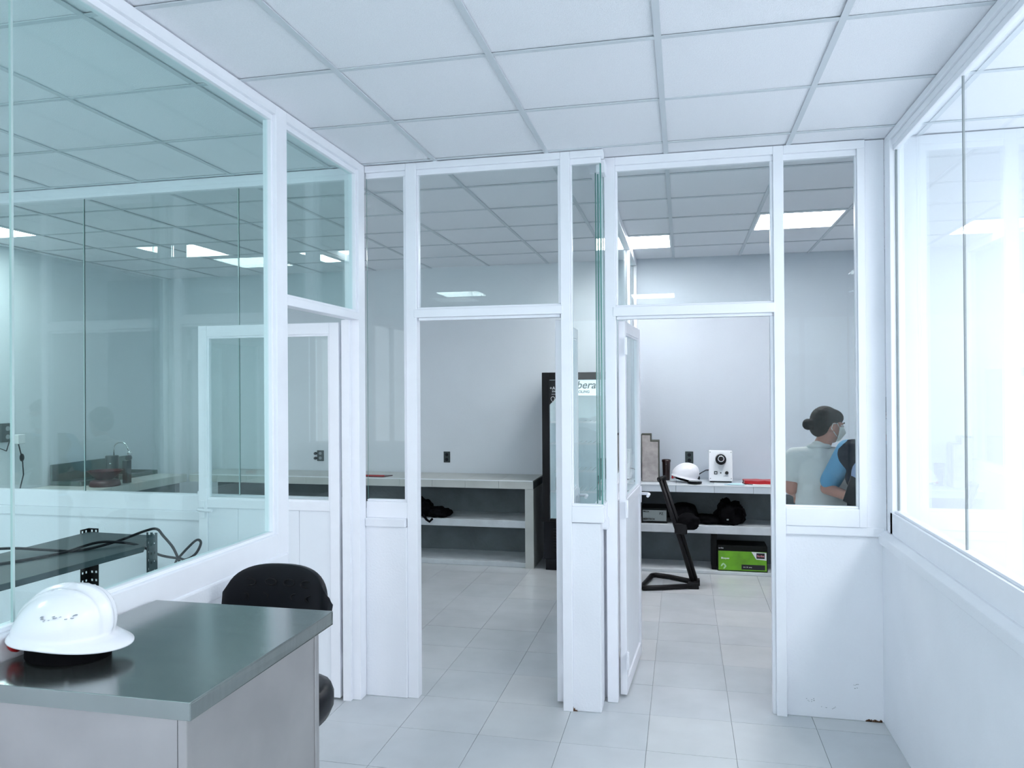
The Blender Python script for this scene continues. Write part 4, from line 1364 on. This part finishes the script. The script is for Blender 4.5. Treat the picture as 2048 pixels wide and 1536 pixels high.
def person(label, loc, rz, J, head_rot, kind, voxel=.006):
    """J: joint positions in local space, person faces +y"""
    t = thing('person', label, 'person', loc, rz)
    hm = Matrix.Translation(Vector(J['head'])) @ Euler(head_rot).to_matrix().to_4x4()
    b = B()
    pel, wa, ch, ne = [Vector(J[k]) for k in ('pelvis', 'waist', 'chest', 'neck')]
    b.ell(pel, (.155, .105, .10))
    b.ell((pel + wa) / 2, (.130, .092, .10))
    b.ell(wa, (.122, .088, .09))
    b.ell((wa + ch) / 2, (.132, .095, .10))
    b.ell(ch, (.150, .100, .11))
    b.cap(ne - Vector((0, 0, .03)), Vector(J['head']) + Vector((0, -.01, -.05)), .052, .047)
    for s in ('l', 'r'):
        sh, el, wr = [Vector(J[k + s]) for k in ('sh', 'el', 'wr')]
        b.cap(ne - Vector((0, 0, .04)), sh, .050, .050)
        b.cap(sh, el, .048, .036)
        b.cap(el, wr, .036, .024)
        hd = (wr - el).normalized()
        hand(b, wr + hd * .01, hd, J.get('palm' + s, (0, 0, -1)), 1.0, .6)
        hp, kn, an = [Vector(J[k + s]) for k in ('hip', 'kn', 'an')]
        b.cap(hp, kn, .085, .055)
        b.cap(kn, an, .055, .038)
        b.cap(an, an + Vector((0, .14, -.045)), .035, .03)
    join(b, head_parts(hm))
    bo = obj('body', b, M['skin'], t, local=True)
    remesh(bo, voxel, 4)
    # trousers and shoes
    b = B()
    b.ell(pel, (.165, .115, .11))
    for s in ('l', 'r'):
        hp, kn, an = [Vector(J[k + s]) for k in ('hip', 'kn', 'an')]
        b.cap(hp, kn, .095, .067)
        b.cap(kn, an + Vector((0, 0, .02)), .067, .056)
    remesh(obj('trousers', b, M['trouser'], t, local=True), .012, 4)
    for s in ('l', 'r'):
        an = Vector(J['an' + s])
        b = B()
        b.ell(an + Vector((0, .0, -.035)), (.045, .06, .035))
        b.ell(an + Vector((0, .11, -.045)), (.045, .09, .03))
        b.bm.normal_update()
        for v in b.bm.verts:
            v.co.z = max(v.co.z, .001)
        obj('shoe', b, M['black'], t, local=True)
    # upper garment
    b = B()
    gm = M['coat'] if kind != 'man' else M['shirt']
    b.ell(pel + Vector((0, 0, .0)), (.178, .135, .13))
    b.ell((pel + wa) / 2, (.158, .122, .12))
    b.ell(wa, (.152, .115, .11))
    b.ell((wa + ch) / 2, (.162, .120, .12))
    b.ell(ch, (.172, .122, .12))
    b.cap(ne - Vector((0, 0, .055)), ne + Vector((0, -.008, -.012)), .075, .058)
    for s in ('l', 'r'):
        sh, el = Vector(J['sh' + s]), Vector(J['el' + s])
        b.cap(ne - Vector((0, 0, .055)), sh, .065, .066)
        b.cap(sh, sh.lerp(el, J.get('sleeve', .72)), .066, .060)
    go = obj('shirt' if kind == 'man' else 'white_coat', b, gm, t, local=True)
    remesh(go, .008, 5)
    b = B()
    n = 26
    c0 = ne + Vector((0, -.004, -.006))
    pts = [c0 + Vector((.058 * math.cos(a), .056 * math.sin(a), .010 - .012 * math.sin(a))) for a in [2 * PI * k / n for k in range(n)]]
    b.tube(pts, .014, 8, True)
    obj('collar', b, gm, t, local=True)
    # hair: cap over the skull with low bun
    b = B()
    b.ell((0, -.022, .026), (.080, .092, .090))
    b.ell((0, -.050, -.010), (.070, .060, .075))
    if kind == 'man':
        b.ell((0, .015, .065), (.066, .075, .045))
    else:
        b.ell((0, .02, .055), (.066, .072, .052))
        b.ell((0, -.125, -.020), (.036, .036, .036))
        b.ell((0, -.095, -.012), (.030, .035, .030))
    for v in b.bm.verts:
        v.co = hm @ v.co
    remesh(obj('hair', b, M['hair'], t, local=True), .006, 4)
    # face mask
    b = B()
    NU, NV = 16, 10
    g = []
    for j in range(NV + 1):
        row = []
        for i in range(NU + 1):
            th = (-1 + 2 * i / NU) * 1.15
            z = .002 - .092 * j / NV
            k = 1 - .25 * abs(j / NV - .45) ** 2
            r = .070 * k
            nose = .044 * max(0, 1 - abs(th) * 1.0) * max(0, 1 - abs(j / NV - .38) * 1.4)
            if j == NV:
                r *= .93
            row.append(b.bm.verts.new(hm @ Vector((r * math.sin(th), .018 + r * math.cos(th) * 1.05 + nose, z + .010 * (1 - abs(th))))))
        g.append(row)
    for j in range(NV):
        for i in range(NU):
            f = b.bm.faces.new((g[j][i], g[j][i + 1], g[j + 1][i + 1], g[j + 1][i]))
            f.smooth = True
    mo = obj('face_mask', b, M['maskwhite'], t, local=True)
    md = mo.modifiers.new('thickness', 'SOLIDIFY')
    md.thickness = .003
    for s in (-1, 1):
        obj('ear_loop', B().tube([hm @ Vector(p) for p in ((s * .066, .045, -.005), (s * .078, .015, .018), (s * .083, -.015, .010), (s * .080, -.018, -.02), (s * .068, .035, -.06))], .0022, 6), M['maskwhite'], mo, local=True)
        e = B().ell(hm @ Vector((s * .030, .078, .010)), (.012, .012, .009))
        eo = obj('eye', e, M['eyew'], t, local=True)
        obj('pupil', B().ell(hm @ Vector((s * .030, .0885, .010)), (.0045, .0035, .0045)), M['ink'], eo, local=True)
        obj('eyebrow', B().tube([hm @ Vector((s * .014, .094, .028)), hm @ Vector((s * .030, .092, .034)), hm @ Vector((s * .048, .080, .028))], .0028, 6), M['hair'], t, local=True)
    return t, hm


JW = dict(pelvis=(0, 0, .80), waist=(0, .005, .96), chest=(0, 0, 1.14), neck=(-.01, .0, 1.30), head=(.045, .03, 1.436),
          shl=(-.150, -.0, 1.235), ell=(-.178, -.035, 1.045), wrl=(-.12, .16, .99), shr=(.150, .0, 1.235), elr=(.19, .05, 1.03), wrr=(.16, .24, .96),
          hipl=(-.085, 0, .76), knl=(-.09, .01, .42), anl=(-.09, -.01, .08), hipr=(.085, 0, .76), knr=(.09, .01, .42), anr=(.09, -.01, .08), sleeve=.55)
person('woman in a white coat and pale mask, hair in a low bun, seen from behind', (.822, 5.0, 0), 0, JW, (math.radians(-12), math.radians(0), math.radians(-68)), 'woman')
JM = dict(pelvis=(0, 0, .86), waist=(0, .005, 1.02), chest=(0, 0, 1.20), neck=(0, .0, 1.36), head=(.0, .02, 1.50),
          shl=(-.175, 0, 1.30), ell=(-.20, -.02, 1.06), wrl=(-.05, .20, 1.03), shr=(.175, .0, 1.30), elr=(.295, -.03, 1.07), wrr=(.10, .20, 1.04),
          hipl=(-.09, 0, .81), knl=(-.10, .01, .45), anl=(-.10, -.01, .08), hipr=(.09, 0, .81), knr=(.10, .01, .45), anr=(.10, -.01, .08), sleeve=.80)
tm, hmm = person('person in a dark vest over a blue short-sleeved shirt, right of the woman', (1.105, 4.74, 0), math.radians(165), JM, (math.radians(-10), 0, 0), 'man')
vb = B()
vb.ell((0, 0, .84), (.200, .155, .12)).ell((0, 0, 1.0), (.185, .145, .14)).ell((0, 0, 1.15), (.195, .145, .13)).cap((-.15, 0, 1.275), (.15, 0, 1.275), .094, .094).ell((0, 0, 1.24), (.19, .13, .09))
vo = remesh(obj('vest', vb, M['vest'], tm, local=True, label='dark navy vest'), .010, 4)
obj('shirt_front', B().ell((.108, .080, 1.165), (.045, .088, .085)), mat('pale_blue_shirt_cloth', (.30, .38, .58), .85), tm, local=True, label='pale blue shirt front between the vest edges')
t = thing('clipboard', 'black clipboard with white papers held against the vest', 'clipboard', (.985, 4.48, 1.06), rot=(math.radians(50), math.radians(28), 0))
obj('board', B().box(-.13, .13, -.09, .09, -.004, .004), M['black'], t, .003, local=True)
obj('papers', B().box(-.02, .08, -.07, .06, .0045, .007), M['paper'], t, local=True)
obj('clip', B().box(-.03, .03, .07, .088, .0045, .014), M['chrome'], t, .002, local=True)
